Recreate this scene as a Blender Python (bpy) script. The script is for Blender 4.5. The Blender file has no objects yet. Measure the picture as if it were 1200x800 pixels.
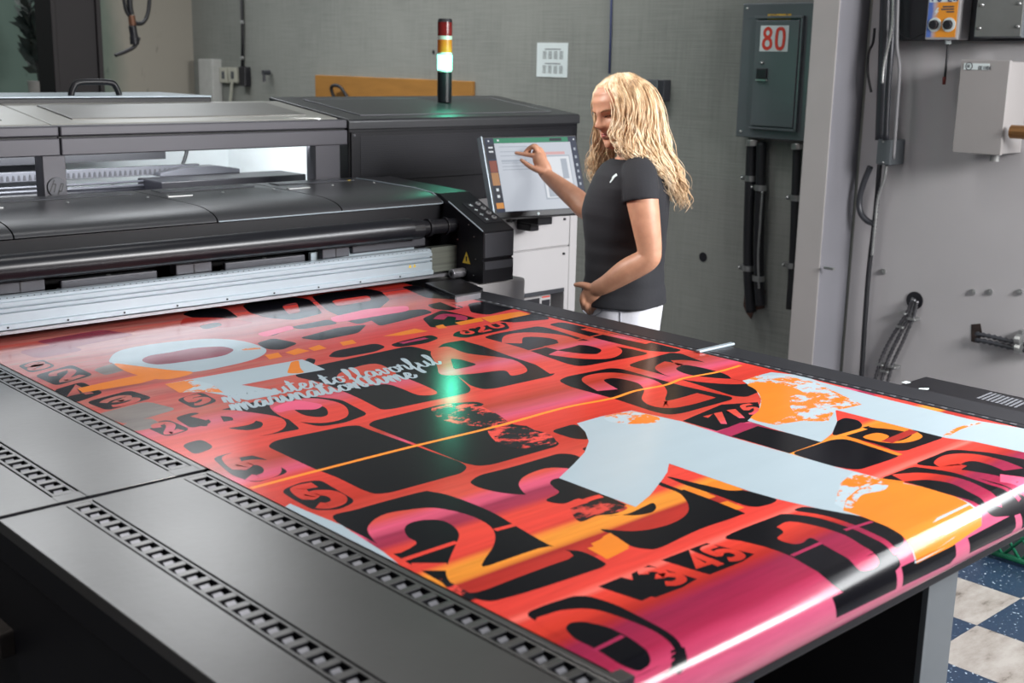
import bpy, bmesh, math, random
from mathutils import Vector, Matrix, noise
from mathutils.geometry import tessellate_polygon
random.seed(7)
PI = math.pi
SC = bpy.context.scene
COL = SC.collection

# ---------------------------------------------------------------- camera geometry (photo measured as 1200 x 800)
FPX, YAW, PITCH, ROLL, EYE = 1430.557, math.radians(42.9551), math.radians(13.00746), math.radians(-1.13721), 1.72
def _axes():
    cy, sy = math.cos(YAW), math.sin(YAW)
    f = Vector((math.cos(PITCH)*sy, math.cos(PITCH)*cy, -math.sin(PITCH)))
    r = Vector((cy, -sy, 0)); d = f.cross(r)
    c, s = math.cos(ROLL), math.sin(ROLL)
    return r*c + d*s, r*-s + d*c, f
RT, DN, FW = _axes()
ORI = Vector((0, 0, EYE))
def ray(x, y): return RT*((x-600)/FPX) + DN*((y-400)/FPX) + FW
def atz(x, y, z):
    d = ray(x, y); return ORI + d*((z-EYE)/d.z)
def atx(x, y, X):
    d = ray(x, y); return ORI + d*(X/d.x)
def aty(x, y, Y):
    d = ray(x, y); return ORI + d*(Y/d.y)

# ---------------------------------------------------------------- materials
def S(r, g, b, a=1.0):
    def c(v):
        v /= 255.0
        return v/12.92 if v <= .04045 else ((v+.055)/1.055)**2.4
    return (c(r), c(g), c(b), a)
def newmat(name):
    m = bpy.data.materials.new(name); m.use_nodes = True
    nt = m.node_tree
    return m, nt, nt.nodes['Principled BSDF']
def N(nt, t, **kw):
    n = nt.nodes.new(t)
    for k, v in kw.items(): setattr(n, k, v)
    return n
def ramp(nt, stops, fac=None, interp='LINEAR'):
    r = N(nt, 'ShaderNodeValToRGB'); e = r.color_ramp.elements; r.color_ramp.interpolation = interp
    stops = sorted(stops, key=lambda q: q[0])
    e[0].position, e[0].color = stops[0]; e[1].position, e[1].color = stops[-1]
    for p, c in stops[1:-1]:
        k = e.new(p); k.color = c
    if fac is not None: nt.links.new(fac, r.inputs['Fac'])
    return r
def noise_tex(nt, scale=5, vec='Object', stretch=(1, 1, 1), detail=4, rough=.55):
    tc = N(nt, 'ShaderNodeTexCoord'); mp = N(nt, 'ShaderNodeMapping'); mp.inputs['Scale'].default_value = stretch
    nt.links.new(tc.outputs[vec], mp.inputs['Vector'])
    n = N(nt, 'ShaderNodeTexNoise'); n.inputs['Scale'].default_value = scale; n.inputs['Detail'].default_value = detail; n.inputs['Roughness'].default_value = rough
    nt.links.new(mp.outputs['Vector'], n.inputs['Vector'])
    return n.outputs['Fac']
def pm(name, col, rough=.5, metal=0, var=.08, scale=12, bump=0, spec=.5, coat=0, stretch=(1, 1, 1), emit=None, estr=0, trans=0):
    """procedural paint/plastic/metal: base colour with slight noise variation and optional fine bump"""
    m, nt, b = newmat(name)
    f = noise_tex(nt, scale, 'Object', stretch)
    lo = tuple(v*(1-var) for v in col[:3])+(1,); hi = tuple(min(1, v*(1+var)) for v in col[:3])+(1,)
    r = ramp(nt, [(.3, lo), (.7, hi)], f)
    nt.links.new(r.outputs['Color'], b.inputs['Base Color'])
    b.inputs['Roughness'].default_value = rough; b.inputs['Metallic'].default_value = metal
    b.inputs['Specular IOR Level'].default_value = spec; b.inputs['Coat Weight'].default_value = coat
    if trans: b.inputs['Transmission Weight'].default_value = trans
    if emit:
        b.inputs['Emission Color'].default_value = emit; b.inputs['Emission Strength'].default_value = estr
    if bump:
        f2 = noise_tex(nt, scale*14, 'Object', stretch, 2)
        bp = N(nt, 'ShaderNodeBump'); bp.inputs['Strength'].default_value = bump; bp.inputs['Distance'].default_value = .002
        nt.links.new(f2, bp.inputs['Height']); nt.links.new(bp.outputs['Normal'], b.inputs['Normal'])
    return m

# ---------------------------------------------------------------- mesh builder
class MB:
    def __init__(s): s.bm = bmesh.new(); s.mi = 0
    def _f(s, vs):
        try:
            f = s.bm.faces.new(vs); f.material_index = s.mi; return f
        except ValueError: return None
    def box(s, a, b):
        x0, y0, z0 = (min(a[i], b[i]) for i in range(3)); x1, y1, z1 = (max(a[i], b[i]) for i in range(3))
        return s.hexa([(x0,y0,z0),(x1,y0,z0),(x1,y1,z0),(x0,y1,z0)], [(x0,y0,z1),(x1,y0,z1),(x1,y1,z1),(x0,y1,z1)])
    def hexa(s, lo, hi):
        v = [s.bm.verts.new(p) for p in list(lo)+list(hi)]; n = len(lo)
        s._f(v[:n][::-1]); s._f(v[n:])
        for i in range(n): s._f([v[i], v[(i+1) % n], v[n+(i+1) % n], v[n+i]])
        return s
    def prism(s, pts, d):
        """closed polygon pts (3D) extruded by vector d"""
        d = Vector(d); return s.hexa(pts, [Vector(p)+d for p in pts])
    def rings(s, rings, caps=True, closed=True):
        vs = [[s.bm.verts.new(p) for p in r] for r in rings]; n = len(vs[0])
        for a, b in zip(vs, vs[1:]):
            for i in range(n if closed else n-1): s._f([a[i], a[(i+1) % n], b[(i+1) % n], b[i]])
        if caps: s._f(vs[0][::-1]); s._f(vs[-1])
        return s
    def tube(s, path, r, seg=10, caps=True, flat=None):
        """path of points; r a number or a list; parallel-transport frames; flat=(vector, ratio) squashes along vector"""
        P = [Vector(p) for p in path]; n = len(P)
        R = r if isinstance(r, (list, tuple)) else [r]*n
        t0 = (P[1]-P[0]).normalized(); u = t0.orthogonal().normalized(); rs = []
        for i in range(n):
            t = (P[min(i+1, n-1)]-P[max(i-1, 0)])
            if t.length < 1e-9: t = t0
            t.normalize(); u = (u - t*u.dot(t))
            u = u.normalized() if u.length > 1e-6 else t.orthogonal().normalized()
            w = t.cross(u); ring = []
            for k in range(seg):
                a = 2*PI*k/seg; o = (u*math.cos(a)+w*math.sin(a))*R[i]
                if flat: o = o - flat[0]*o.dot(flat[0])*(1-flat[1])
                ring.append(P[i]+o)
            rs.append(ring)
        return s.rings(rs, caps)
    def cyl(s, a, b, r, r2=None, seg=20): return s.tube([a, b], [r, r if r2 is None else r2], seg)
    def ball(s, c, r, seg=14, sc=(1, 1, 1), mat3=None):
        c = Vector(c); rs = []
        for j in range(1, seg//2):
            t = PI*j/(seg//2); ring = []
            for k in range(seg):
                a = 2*PI*k/seg
                p = Vector((math.sin(t)*math.cos(a)*sc[0], math.sin(t)*math.sin(a)*sc[1], -math.cos(t)*sc[2]))*r
                if mat3: p = mat3 @ p
                ring.append(c+p)
            rs.append(ring)
        return s.rings(rs)
    def quad(s, *p): s._f([s.bm.verts.new(q) for q in p]); return s
    def poly(s, pts, nrm=(0, 0, 1)):
        """filled (possibly concave) polygon in 3D"""
        P = [Vector(p) for p in pts]; vs = [s.bm.verts.new(p) for p in P]
        for t in tessellate_polygon([P]):
            f = s._f([vs[i] for i in t])
            if f:
                f.normal_update()
                if f.normal.dot(Vector(nrm)) < 0: f.normal_flip()
        return s
    def build(s, name, mats, parent=None, smooth=False, bevel=0, segs=2, auto=None):
        bmesh.ops.remove_doubles(s.bm, verts=s.bm.verts, dist=1e-6)
        me = bpy.data.meshes.new(name); s.bm.to_mesh(me); s.bm.free()
        for m in (mats if isinstance(mats, (list, tuple)) else [mats]): me.materials.append(m)
        if smooth: me.polygons.foreach_set('use_smooth', [True]*len(me.polygons))
        if auto is not None:
            me.polygons.foreach_set('use_smooth', [True]*len(me.polygons)); me.set_sharp_from_angle(angle=math.radians(auto))
        o = bpy.data.objects.new(name, me); COL.objects.link(o)
        if bevel:
            b = o.modifiers.new('bevel', 'BEVEL'); b.width = bevel; b.segments = segs; b.limit_method = 'ANGLE'; b.angle_limit = math.radians(40); b.harden_normals = False
        if parent: put(o, parent)
        return o
def wloc(o):
    l = Vector(o.location)
    return l
def put(o, parent):
    """parent o under `parent`, keeping its world-space coordinates (parents are unrotated)"""
    o.parent = parent
    off = Vector((0, 0, 0)); p = parent
    while p is not None:
        off += Vector(p.location) if p.type == 'EMPTY' else Vector((0, 0, 0)); p = p.parent
    o.matrix_parent_inverse = Matrix.Translation(-off) if parent.type == 'EMPTY' else Matrix.Identity(4)
    return o
def thing(name, label, cat, loc=(0, 0, 0), group=None):
    o = bpy.data.objects.new(name, None); COL.objects.link(o); o.location = loc; o.empty_display_size = .1
    return tag(o, label, cat, group)
def tag(o, label, cat, group=None):
    o['label'] = label; o['category'] = cat
    if group: o['group'] = group
    return o
def struct(o): o['kind'] = 'structure'; return o
def lab(o, t): o['label'] = t; return o
def recentre(o):
    """move the origin of a single-mesh thing to the bottom centre of its mesh"""
    vs = [v.co for v in o.data.vertices]
    c = Vector(((min(v.x for v in vs)+max(v.x for v in vs))/2, (min(v.y for v in vs)+max(v.y for v in vs))/2, min(v.z for v in vs)))
    o.data.transform(Matrix.Translation(-c)); o.location = c
    return o
def solo(mb, name, mats, label, cat, group=None, **kw):
    return recentre(tag(mb.build(name, mats, None, **kw), label, cat, group))
def catmull(P, k=8, closed=False):
    P = [Vector(p) for p in P]; n = len(P); out = []
    for i in range(n if closed else n-1):
        if closed: a, b, c, d = P[i-1], P[i], P[(i+1) % n], P[(i+2) % n]
        else: a, b, c, d = P[max(i-1, 0)], P[i], P[i+1], P[min(i+2, n-1)]
        for j in range(k):
            t = j/k
            out.append(.5*((2*b)+(c-a)*t+(2*a-5*b+4*c-d)*t*t+(3*b-a-3*c+d)*t**3))
    if not closed: out.append(P[-1])
    return out
def cat1(vals, k=8):
    return [v.x for v in catmull([Vector((v, 0, 0)) for v in vals], k)]

# strokes for writing: unit glyphs, each a list of polylines, x 0..1, y 0..1
GLY = {
 '0': [[(.5,1),(.15,.9),(.05,.5),(.15,.1),(.5,0),(.85,.1),(.95,.5),(.85,.9),(.5,1)]],
 '1': [[(.2,.8),(.55,1),(.55,0)]],
 '2': [[(.08,.72),(.2,.95),(.5,1),(.82,.93),(.9,.7),(.7,.45),(.1,0),(.95,0)]],
 '3': [[(.08,.85),(.3,1),(.7,.98),(.9,.78),(.75,.57),(.45,.53),(.75,.48),(.93,.25),(.72,.03),(.3,0),(.05,.15)]],
 '4': [[(.75,0),(.75,1),(.05,.3),(.98,.3)]],
 '5': [[(.88,1),(.2,1),(.13,.55),(.5,.63),(.85,.5),(.92,.25),(.7,.03),(.3,0),(.06,.12)]],
 '6': [[(.85,.9),(.5,1),(.15,.75),(.06,.35),(.25,.03),(.6,0),(.9,.15),(.9,.42),(.6,.57),(.2,.48)]],
 '7': [[(.05,1),(.95,1),(.4,0)]],
 '8': [[(.5,.54),(.18,.66),(.14,.87),(.5,1),(.86,.87),(.82,.66),(.5,.54),(.12,.4),(.08,.13),(.5,0),(.92,.13),(.88,.4),(.5,.54)]],
 'M': [[(.05,0),(.1,1),(.5,.3),(.9,1),(.95,0)]], 'A': [[(0,0),(.5,1),(1,0)],[(.2,.38),(.8,.38)]], 'L': [[(.1,1),(.1,0),(.9,0)]],
 'I': [[(.5,0),(.5,1)]], 'D': [[(.1,0),(.1,1),(.5,1),(.9,.7),(.9,.3),(.5,0),(.1,0)]], 'G': [[(.9,.8),(.5,1),(.1,.7),(.1,.3),(.5,0),(.9,.2),(.9,.45),(.55,.45)]],
 'E': [[(.9,1),(.1,1),(.1,0),(.9,0)],[(.1,.5),(.7,.5)]], 'N': [[(.1,0),(.1,1),(.9,0),(.9,1)]], 'T': [[(0,1),(1,1)],[(.5,1),(.5,0)]], 'C': [[(.9,.8),(.5,1),(.1,.7),(.1,.3),(.5,0),(.9,.2)]],
 'S': [[(.9,.85),(.5,1),(.12,.8),(.3,.55),(.75,.45),(.9,.2),(.5,0),(.08,.15)]], 'R': [[(.1,0),(.1,1),(.7,1),(.9,.78),(.7,.52),(.1,.5)],[(.45,.5),(.92,0)]], 'O': [[(.5,1),(.1,.75),(.1,.25),(.5,0),(.9,.25),(.9,.75),(.5,1)]],
 'U': [[(.1,1),(.1,.3),(.3,0),(.7,0),(.9,.3),(.9,1)]], 'P': [[(.1,0),(.1,1),(.7,1),(.9,.78),(.7,.52),(.1,.5)]], ' ': [],
}
CURVED = set('0235683COSDGURP')
def ribbon(P, w):
    """outline polygons (quads) of a polyline P of 2D points with width w"""
    n = len(P); L = []; R = []
    for i in range(n):
        t = (P[min(i+1, n-1)]-P[max(i-1, 0)]); t = t.normalized() if t.length > 1e-9 else Vector((1, 0))
        nn = Vector((-t.y, t.x)); k = 1.0
        if 0 < i < n-1:
            t1 = (P[i]-P[i-1]); t2 = (P[i+1]-P[i])
            if t1.length > 1e-9 and t2.length > 1e-9:
                c = max(.55, math.cos(t1.angle(t2)/2)); k = 1/c
        L.append(P[i]+nn*w/2*k); R.append(P[i]-nn*w/2*k)
    return [[R[i], R[i+1], L[i+1], L[i]] for i in range(n-1)]
def write(mb, text, origin, ux, uy, h, w, gap=.35, stroke=.14, lift=0):
    """flat lettering: cells w x h (world units) along unit vectors ux (reading direction), uy (up)"""
    o = Vector(origin); ux = Vector(ux); uy = Vector(uy); nrm = ux.cross(uy)
    for i, ch in enumerate(text):
        for pl in GLY.get(ch.upper(), []):
            P = [Vector((p[0]*w, p[1]*h)) for p in pl]
            if ch in CURVED: P = [Vector((q.x, q.y)) for q in catmull([Vector((p.x, p.y, 0)) for p in P], 5)]
            for q in ribbon(P, stroke*h):
                lift += 2e-5
                pts = [o+ux*(i*w*(1+gap)+c.x)+uy*c.y+nrm*lift for c in q]
                mb.quad(*pts)
    return mb
# ================================================================ materials of the place
def concrete(name, base, dark, green=0):
    m, nt, b = newmat(name)
    f1 = noise_tex(nt, 1.1, 'Object', (1, 1, 1), 5)
    f2 = noise_tex(nt, 5.0, 'Object', (1, 9, .7), 6, .65)      # vertical streaks of the boards
    f3 = noise_tex(nt, 5.0, 'Object', (1, .7, 22), 3)           # fine horizontal grain
    mx = N(nt, 'ShaderNodeMix', data_type='FLOAT'); mx.inputs[0].default_value = .5
    nt.links.new(f2, mx.inputs[2]); nt.links.new(f3, mx.inputs[3])
    mx2 = N(nt, 'ShaderNodeMix', data_type='FLOAT'); mx2.inputs[0].default_value = .55
    nt.links.new(f1, mx2.inputs[2]); nt.links.new(mx.outputs[0], mx2.inputs[3])
    r = ramp(nt, [(.28, dark), (.5, base), (.74, tuple(min(1, v*1.22) for v in base[:3])+(1,))], mx2.outputs[0])
    nt.links.new(r.outputs['Color'], b.inputs['Base Color']); b.inputs['Roughness'].default_value = .75
    # board seams as shallow grooves
    br = N(nt, 'ShaderNodeTexBrick'); br.offset = .5
    for k, v in (('Scale', 1), ('Mortar Size', .004), ('Brick Width', 1.22), ('Row Height', .61)): br.inputs[k].default_value = v
    br.inputs['Color1'].default_value = br.inputs['Color2'].default_value = (1, 1, 1, 1); br.inputs['Mortar'].default_value = (0, 0, 0, 1)
    tc = N(nt, 'ShaderNodeTexCoord'); sp = N(nt, 'ShaderNodeSeparateXYZ'); cb = N(nt, 'ShaderNodeCombineXYZ')
    nt.links.new(tc.outputs['Object'], sp.inputs[0]); nt.links.new(sp.outputs['Y'], cb.inputs['X']); nt.links.new(sp.outputs['Z'], cb.inputs['Y'])
    nt.links.new(cb.outputs[0], br.inputs['Vector'])
    bp = N(nt, 'ShaderNodeBump'); bp.inputs['Strength'].default_value = .35; bp.inputs['Distance'].default_value = .006
    ad = N(nt, 'ShaderNodeMath', operation='ADD'); nt.links.new(br.outputs['Color'], ad.inputs[0]); nt.links.new(mx.outputs[0], ad.inputs[1])
    nt.links.new(ad.outputs[0], bp.inputs['Height']); nt.links.new(bp.outputs['Normal'], b.inputs['Normal'])
    return m
M_CONC = concrete('board_formed_concrete', S(128, 131, 127), S(104, 108, 105))
M_PAINT = pm('grey_wall_paint', S(172, 170, 173), .55, var=.05, scale=1.5, bump=.05)
M_PILAR = pm('pilaster_paint', S(176, 172, 172), .5, var=.06, scale=2, bump=.05)
def peeling():
    m, nt, b = newmat('peeling_green_plaster')
    f = noise_tex(nt, 1.6, 'Object', (1, 1, .5), 6, .65)
    g = noise_tex(nt, 7, 'Object', (1.6, 1, .5), 8, .7)
    tc = N(nt, 'ShaderNodeTexCoord'); sp = N(nt, 'ShaderNodeSeparateXYZ'); nt.links.new(tc.outputs['Object'], sp.inputs[0])
    mr = N(nt, 'ShaderNodeMapRange'); mr.inputs[1].default_value = 4.15; mr.inputs[2].default_value = 4.75; nt.links.new(sp.outputs['X'], mr.inputs[0])
    a = N(nt, 'ShaderNodeMath', operation='MULTIPLY_ADD'); nt.links.new(f, a.inputs[0]); a.inputs[1].default_value = .5; nt.links.new(mr.outputs[0], a.inputs[2])
    r = ramp(nt, [(.3, S(88, 108, 100)), (.75, S(112, 124, 114)), (1.0, S(158, 154, 144))], a.outputs[0])
    r2 = ramp(nt, [(.27, (.18, .2, .2, 1)), (.36, (1, 1, 1, 1))], g)
    mx = N(nt, 'ShaderNodeMix', data_type='RGBA', blend_type='MULTIPLY'); mx.inputs[0].default_value = 1
    nt.links.new(r.outputs[0], mx.inputs[6]); nt.links.new(r2.outputs[0], mx.inputs[7])
    nt.links.new(mx.outputs[2], b.inputs['Base Color']); b.inputs['Roughness'].default_value = .8
    return m
M_GREEN = peeling()
def tiles():
    m, nt, b = newmat('checkerboard_vinyl_tiles')
    tc = N(nt, 'ShaderNodeTexCoord'); mp = N(nt, 'ShaderNodeMapping')
    T = .305
    mp.inputs['Location'].default_value = (-(3.53 % T)/T, -(1.602 % T)/T, .5); mp.inputs['Scale'].default_value = (1/T, 1/T, 1)
    nt.links.new(tc.outputs['Object'], mp.inputs[0])
    ck = N(nt, 'ShaderNodeTexChecker'); ck.inputs['Scale'].default_value = 1; nt.links.new(mp.outputs[0], ck.inputs['Vector'])
    ck.inputs['Color1'].default_value = (1, 1, 1, 1); ck.inputs['Color2'].default_value = (0, 0, 0, 1)
    sp = noise_tex(nt, 75, 'Object', (1, 1, 1), 2)
    blue = ramp(nt, [(.56, S(33, 50, 72)), (.64, S(40, 58, 82)), (.69, S(170, 185, 198))], sp)
    dirt = noise_tex(nt, 5.5, 'Object', (1, 2.2, 1), 9, .7)
    whit = ramp(nt, [(.34, S(84, 76, 70)), (.42, S(138, 131, 125)), (.62, S(160, 155, 150))], dirt)
    mx = N(nt, 'ShaderNodeMix', data_type='RGBA'); nt.links.new(ck.outputs['Fac'], mx.inputs[0])
    nt.links.new(whit.outputs[0], mx.inputs[6]); nt.links.new(blue.outputs[0], mx.inputs[7])
    nt.links.new(mx.outputs[2], b.inputs['Base Color']); b.inputs['Roughness'].default_value = .35
    return m
M_TILE = tiles()

# ================================================================ shell
WX, WY = 5.2, 9.6          # right wall plane, far wall plane
ZC = 4.6
struct(MB().box((-4, -4, -.05), (WX, WY, 0)).build('floor', M_TILE))
struct(MB().box((WX, 3.17, 0), (WX+.2, WY, ZC)).build('wall_right', M_CONC))
struct(MB().box((WX-.012, -4, 0), (WX+.2, 3.17, ZC)).build('wall_right.001', M_PAINT))
struct(MB().box((-4, WY, 0), (WX+.2, WY+.2, ZC)).build('wall_back', M_GREEN))
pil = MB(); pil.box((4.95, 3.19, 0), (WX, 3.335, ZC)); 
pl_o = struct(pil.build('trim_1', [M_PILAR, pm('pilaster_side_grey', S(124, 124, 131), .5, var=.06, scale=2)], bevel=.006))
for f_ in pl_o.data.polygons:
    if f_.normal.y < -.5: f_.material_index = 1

# common materials
M_BLACK = pm('black_plastic', S(30, 30, 36), .42, var=.12)
M_DKMET = pm('dark_grey_metal', S(58, 60, 66), .4, .2, var=.1)
M_STEEL = pm('grey_enamelled_steel', S(104, 110, 115), .38, .35, var=.06, scale=3)
M_GAL = pm('galvanized_metal', S(170, 172, 172), .38, .85, var=.15, scale=30)
M_WHITE = pm('white_paper', S(205, 216, 218), .7, var=.03)
M_INK = pm('dark_ink', S(70, 74, 80), .7)
M_RED = pm('red_ink', S(205, 62, 48), .6)
M_LGREY = pm('light_grey_enamel', S(176, 174, 176), .42, var=.03, scale=3)
M_WOOD = pm('ochre_plywood', S(150, 106, 48), .6, var=.12, scale=4, stretch=(1, 1, 6))
M_CABLE = pm('black_cable_rubber', S(26, 27, 32), .5)

# ================================================================ things on the right wall
def on_wall(x, y, X=WX): return atx(x, y, X)
# paper notice
p = on_wall(630, 50); q = on_wall(665, 91); X0 = WX-.004
nb = MB().box((X0, q.y, q.z), (WX-.0015, p.y, p.z))
note = recentre(tag(nb.build('paper_notice', M_WHITE), 'white printed notice pinned on the concrete wall beside the signal light', 'notice'))
tb = MB()
for blk, zt in enumerate((.80, .38)):
    tb.box((X0-.001, 0, 0), (X0-.001, 0, 0)) if False else None
    yw, zh = p.y-q.y, p.z-q.z
    tb.quad(*[(X0-.0006, p.y-yw*a, q.z+zh*c) for a, c in ((.27, zt), (.78, zt), (.78, zt+.025), (.27, zt+.025))])
    for cx in (.2, .38, .56, .74):
        for rr in range(5):
            z0 = zt-.07-rr*.048
            tb.quad(*[(X0-.0006, p.y-yw*a, q.z+zh*c) for a, c in ((cx, z0), (cx+.12, z0), (cx+.12, z0+.02), (cx, z0+.02))])
t_ = tb.build('printed_table', M_INK); t_.parent = note; t_.matrix_parent_inverse = Matrix.Translation(-Vector(note.location))

# ochre board behind the printer
a = atx(369, 88, WX-.03); c = atx(553, 95, WX-.03)
solo(MB().box((WX-.03, c.y, 0), (WX-.002, a.y, (a.z+c.z)/2)), 'plywood_board', M_WOOD, 'long ochre board standing against the concrete wall behind the printer', 'board', bevel=.004)
k = atx(398, 113, WX-.05)
solo(MB().tube(catmull([(WX-.046, k.y+.05, k.z-.05), (WX-.08, k.y+.06, k.z+.06), (WX-.07, k.y-.03, k.z+.07), (WX-.046, k.y-.11, k.z-.02)], 6), .012), 'cable_loop', M_CABLE, 'small black loop of cable in front of the ochre board', 'cable')

# electrical panel "80"
P0 = 5.1
a = atx(871, 4, P0); c = atx(945, 166, P0)
y0, y1, z0, z1 = c.y-.012, a.y, c.z, a.z
ep = thing('electrical_panel', 'grey steel electrical panel numbered 80 on the wall right of the woman', 'electrical panel', (WX, (y0+y1)/2, z0))
MB().box((P0, y0, z0), (WX, y1, z1)).build('cover', M_STEEL, ep, bevel=.006)
def PP(x, y, X=P0): return atx(x, y, X)
d0 = PP(889, 24); d1 = PP(931, 150)
door = MB().box((P0-.018, d1.y, d1.z), (P0, d0.y, d0.z)).build('door', M_STEEL, ep, bevel=.004)
fr = MB()
for (aa, bb) in (((d1.y-.02, d1.z-.015), (d1.y-.008, d0.z+.015)), ((d1.y-.02, d0.z+.008), (d0.y+.008, d0.z+.02)), ((d1.y-.02, d1.z-.015), (d0.y+.008, d1.z-.006))):
    fr.box((P0-.022, aa[0], aa[1]), (P0, bb[0], bb[1]))
fr.build('door_frame', M_STEEL, ep, bevel=.002)
X1 = P0-.018
s0 = PP(892, 30, X1); s1 = PP(923, 60.5, X1)
card = lab(MB().box((X1-.002, s1.y, s1.z), (X1, s0.y, s0.z)).build('number_card', M_WHITE, door), 'white card with red number 80')
w = (s0.y-s1.y); h = s0.z-s1.z
dg = MB(); write(dg, '80', (X1-.0026, s0.y-.12*w, s1.z+.11*h), (0, -1, 0), (0, 0, 1), h*.78, w*.30, .52, .17)
dg.build('numeral', M_RED, card)
la = PP(888, 80, X1); lb = PP(899, 92, X1)
lt = MB().box((X1-.012, lb.y, lb.z), (X1, la.y, la.z)).build('latch', M_BLACK, door, bevel=.003)
MB().box((X1-.015, lb.y-.003, lb.z-.012), (X1, la.y, lb.z-.004)).build('latch_lip', M_GAL, door)
MB().ball(PP(893, 73.5, X1-.004), .009, 10).build('lock', M_GAL, door, smooth=True)
la = PP(900, 16.5, P0); lb = PP(927, 23, P0)
yl = lab(MB().box((P0-.002, lb.y, lb.z), (P0, la.y, la.z)).build('yellow_label', pm('yellow_label_vinyl', S(214, 172, 62), .5), ep), 'yellow warning label above the door')
tx = MB(); write(tx, 'MDL', (P0-.0026, la.y-.02, lb.z+.011), (0, -1, 0), (0, 0, 1), .014, .014, .5, .2); tx.build('lettering', M_INK, yl); tx = MB(); write(tx, '7', (P0-.0026, la.y-.104, lb.z+.011), (0, -1, 0), (0, 0, 1), .014, .014, .5, .2); tx.build('lettering', M_INK, yl)
for (sx, sy) in ((876, 10), (868, 154)):
    MB().ball(PP(sx, sy, P0), .008, 10).build('screw', M_GAL, ep, smooth=True)

# black conduits below the panel
def conduit(pts, X, r, label, group=None, straps=(), mat=None, name='conduit', k=6):
    path = [atx(x, y, X) for x, y in pts]
    root = thing(name, label, 'conduit', (X, path[-1].y, min(v.z for v in path)), group)
    MB().tube(catmull(path, k), r, 12).build('pipe', mat or M_CABLE, root, smooth=True)
    for (x, y) in straps:
        q = atx(x, y, X)
        mb = MB(); mb.tube([q+Vector((0, 0, -.014)), q+Vector((0, 0, .014))], r*1.18, 14)
        mb.box((X-.006, q.y+r, q.z-.012), (WX-.012 if X < WX else X, q.y+r+.035, q.z+.012)); mb.ball((X-.01, q.y+r+.022, q.z), .009, 8)
        mb.build('strap', M_GAL, root, smooth=False)
    return root
conduit([(881, 166), (879.5, 200), (877, 280), (877.5, 330), (880, 366)], 5.15, .0265, 'thick black conduit running down from left end of the electrical panel', straps=[(880, 209), (876.5, 314)])
conduit([(892.5, 166), (891.5, 210), (889.5, 280), (889.5, 330), (891.5, 358)], 5.15, .0265, 'thick black conduit second from the left under the electrical panel', straps=[(891.5, 220), (889, 326)])
conduit([(934.5, 168), (933, 210), (930, 300), (926, 362)], 5.15, .022, 'thin black conduit under the right end of the electrical panel beside the pilaster', straps=[(933, 232), (928, 311)])
for (x, y) in ((882, 167), (935, 171)):
    solo(MB().cyl(atx(x, y-3, 5.14), atx(x, y+4, 5.14), .034, seg=12), 'conduit_connector', M_GAL, 'zinc connector joining the %s conduit to the electrical panel' % ('left' if x < 900 else 'right'), 'connector', bevel=.003)
# ragged hole at the conduit foot
hole = MB(); hole.poly([atx(x, y, WX-.003) for x, y in ((873, 338), (897, 340), (896, 361), (884, 364), (880, 374), (874, 366), (871, 358))], (-1, 0, 0))
solo(hole, 'wall_opening', pm('broken_brick_edge', S(70, 46, 38), .9, var=.4, scale=30), 'ragged dark hole in the wall at the foot of black conduits', 'hole')
# thin flexible metal cable between the conduits
def flex(path, r, pitch=None):
    """corrugated metal hose: radius varies along the path"""
    pitch = pitch or r*1.9
    L = sum((b-a).length for a, b in zip(path, path[1:])); n = max(8, int(L/pitch)*2)
    pts = []; acc = 0; seg = 0; cum = [0]
    for a, b in zip(path, path[1:]): cum.append(cum[-1]+(b-a).length)
    for i in range(n+1):
        d = L*i/n
        while seg < len(path)-2 and cum[seg+1] < d: seg += 1
        t = (d-cum[seg])/max(1e-9, cum[seg+1]-cum[seg]); pts.append(path[seg].lerp(path[seg+1], t))
    return pts, [r if i % 2 else r*.6 for i in range(n+1)]
M_ARM = pm('armoured_cable_metal', S(112, 112, 116), .35, .9, var=.2, scale=40)
def flexcable(pts, X, r, label, group=None, name='flexible_conduit', mat=None, cat='conduit'):
    P = catmull([atx(x, y, X) if not hasattr(x, 'z') else x for x, y in pts], 8)
    pp, rr = flex(P, r)
    return solo(MB().tube(pp, rr, 8), name, mat or M_GAL, label, cat, group, smooth=True)
flexcable([(893.5, 224), (891, 260), (888.5, 300), (889.5, 338)], 5.1, .007, 'thin silvery armoured cable over the black conduits below the panel')

# three armoured cables leaving a round hole in the wall, with clips
hc = atx(1072, 352, WX-.014)
solo(MB().cyl(hc, hc+Vector((-.003, 0, 0)), .042, seg=24), 'wall_opening', M_BLACK, 'round black hole in the painted wall where three armoured cables emerge', 'hole')
cab = (([(1070, 349), (1062, 368), (1045, 395), (1033, 420), (1025, 446)], 'leftmost'), ([(1072, 350), (1066, 370), (1052, 397), (1040, 423), (1032, 450)], 'middle'), ([(1075, 352), (1070, 372), (1059, 398), (1047, 424), (1039, 452)], 'rightmost'))
for i, (pts, w_) in enumerate(cab):
    flexcable(pts, 5.155, .0105, '%s of three armoured cables curving down from the round wall hole' % w_, 'armoured cables at round hole', mat=M_ARM)
ci = 0
for (x, y, w_) in ((1056.5, 367, 'upper clip on the leftmost cable'), (1054, 383, 'clip on the middle cable near its top'), (1068, 374, 'upper clip on the rightmost cable'), (1030, 427, 'lower clip on the leftmost cable'), (1036, 435, 'lower clip on the middle cable'), (1045, 430, 'lower clip on the rightmost cable')):
    q = atx(x, y, 5.14)
    mb = MB(); mb.box((5.138, q.y-.02, q.z-.005), (WX-.013, q.y+.02, q.z+.005)); mb.ball((5.135, q.y-.018, q.z), .007, 8)
    solo(mb, 'cable_clip', M_GAL, 'small zinc cable clip, %s of the wall-hole bundle' % w_, 'clip', 'clips on the armoured cables')

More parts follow.
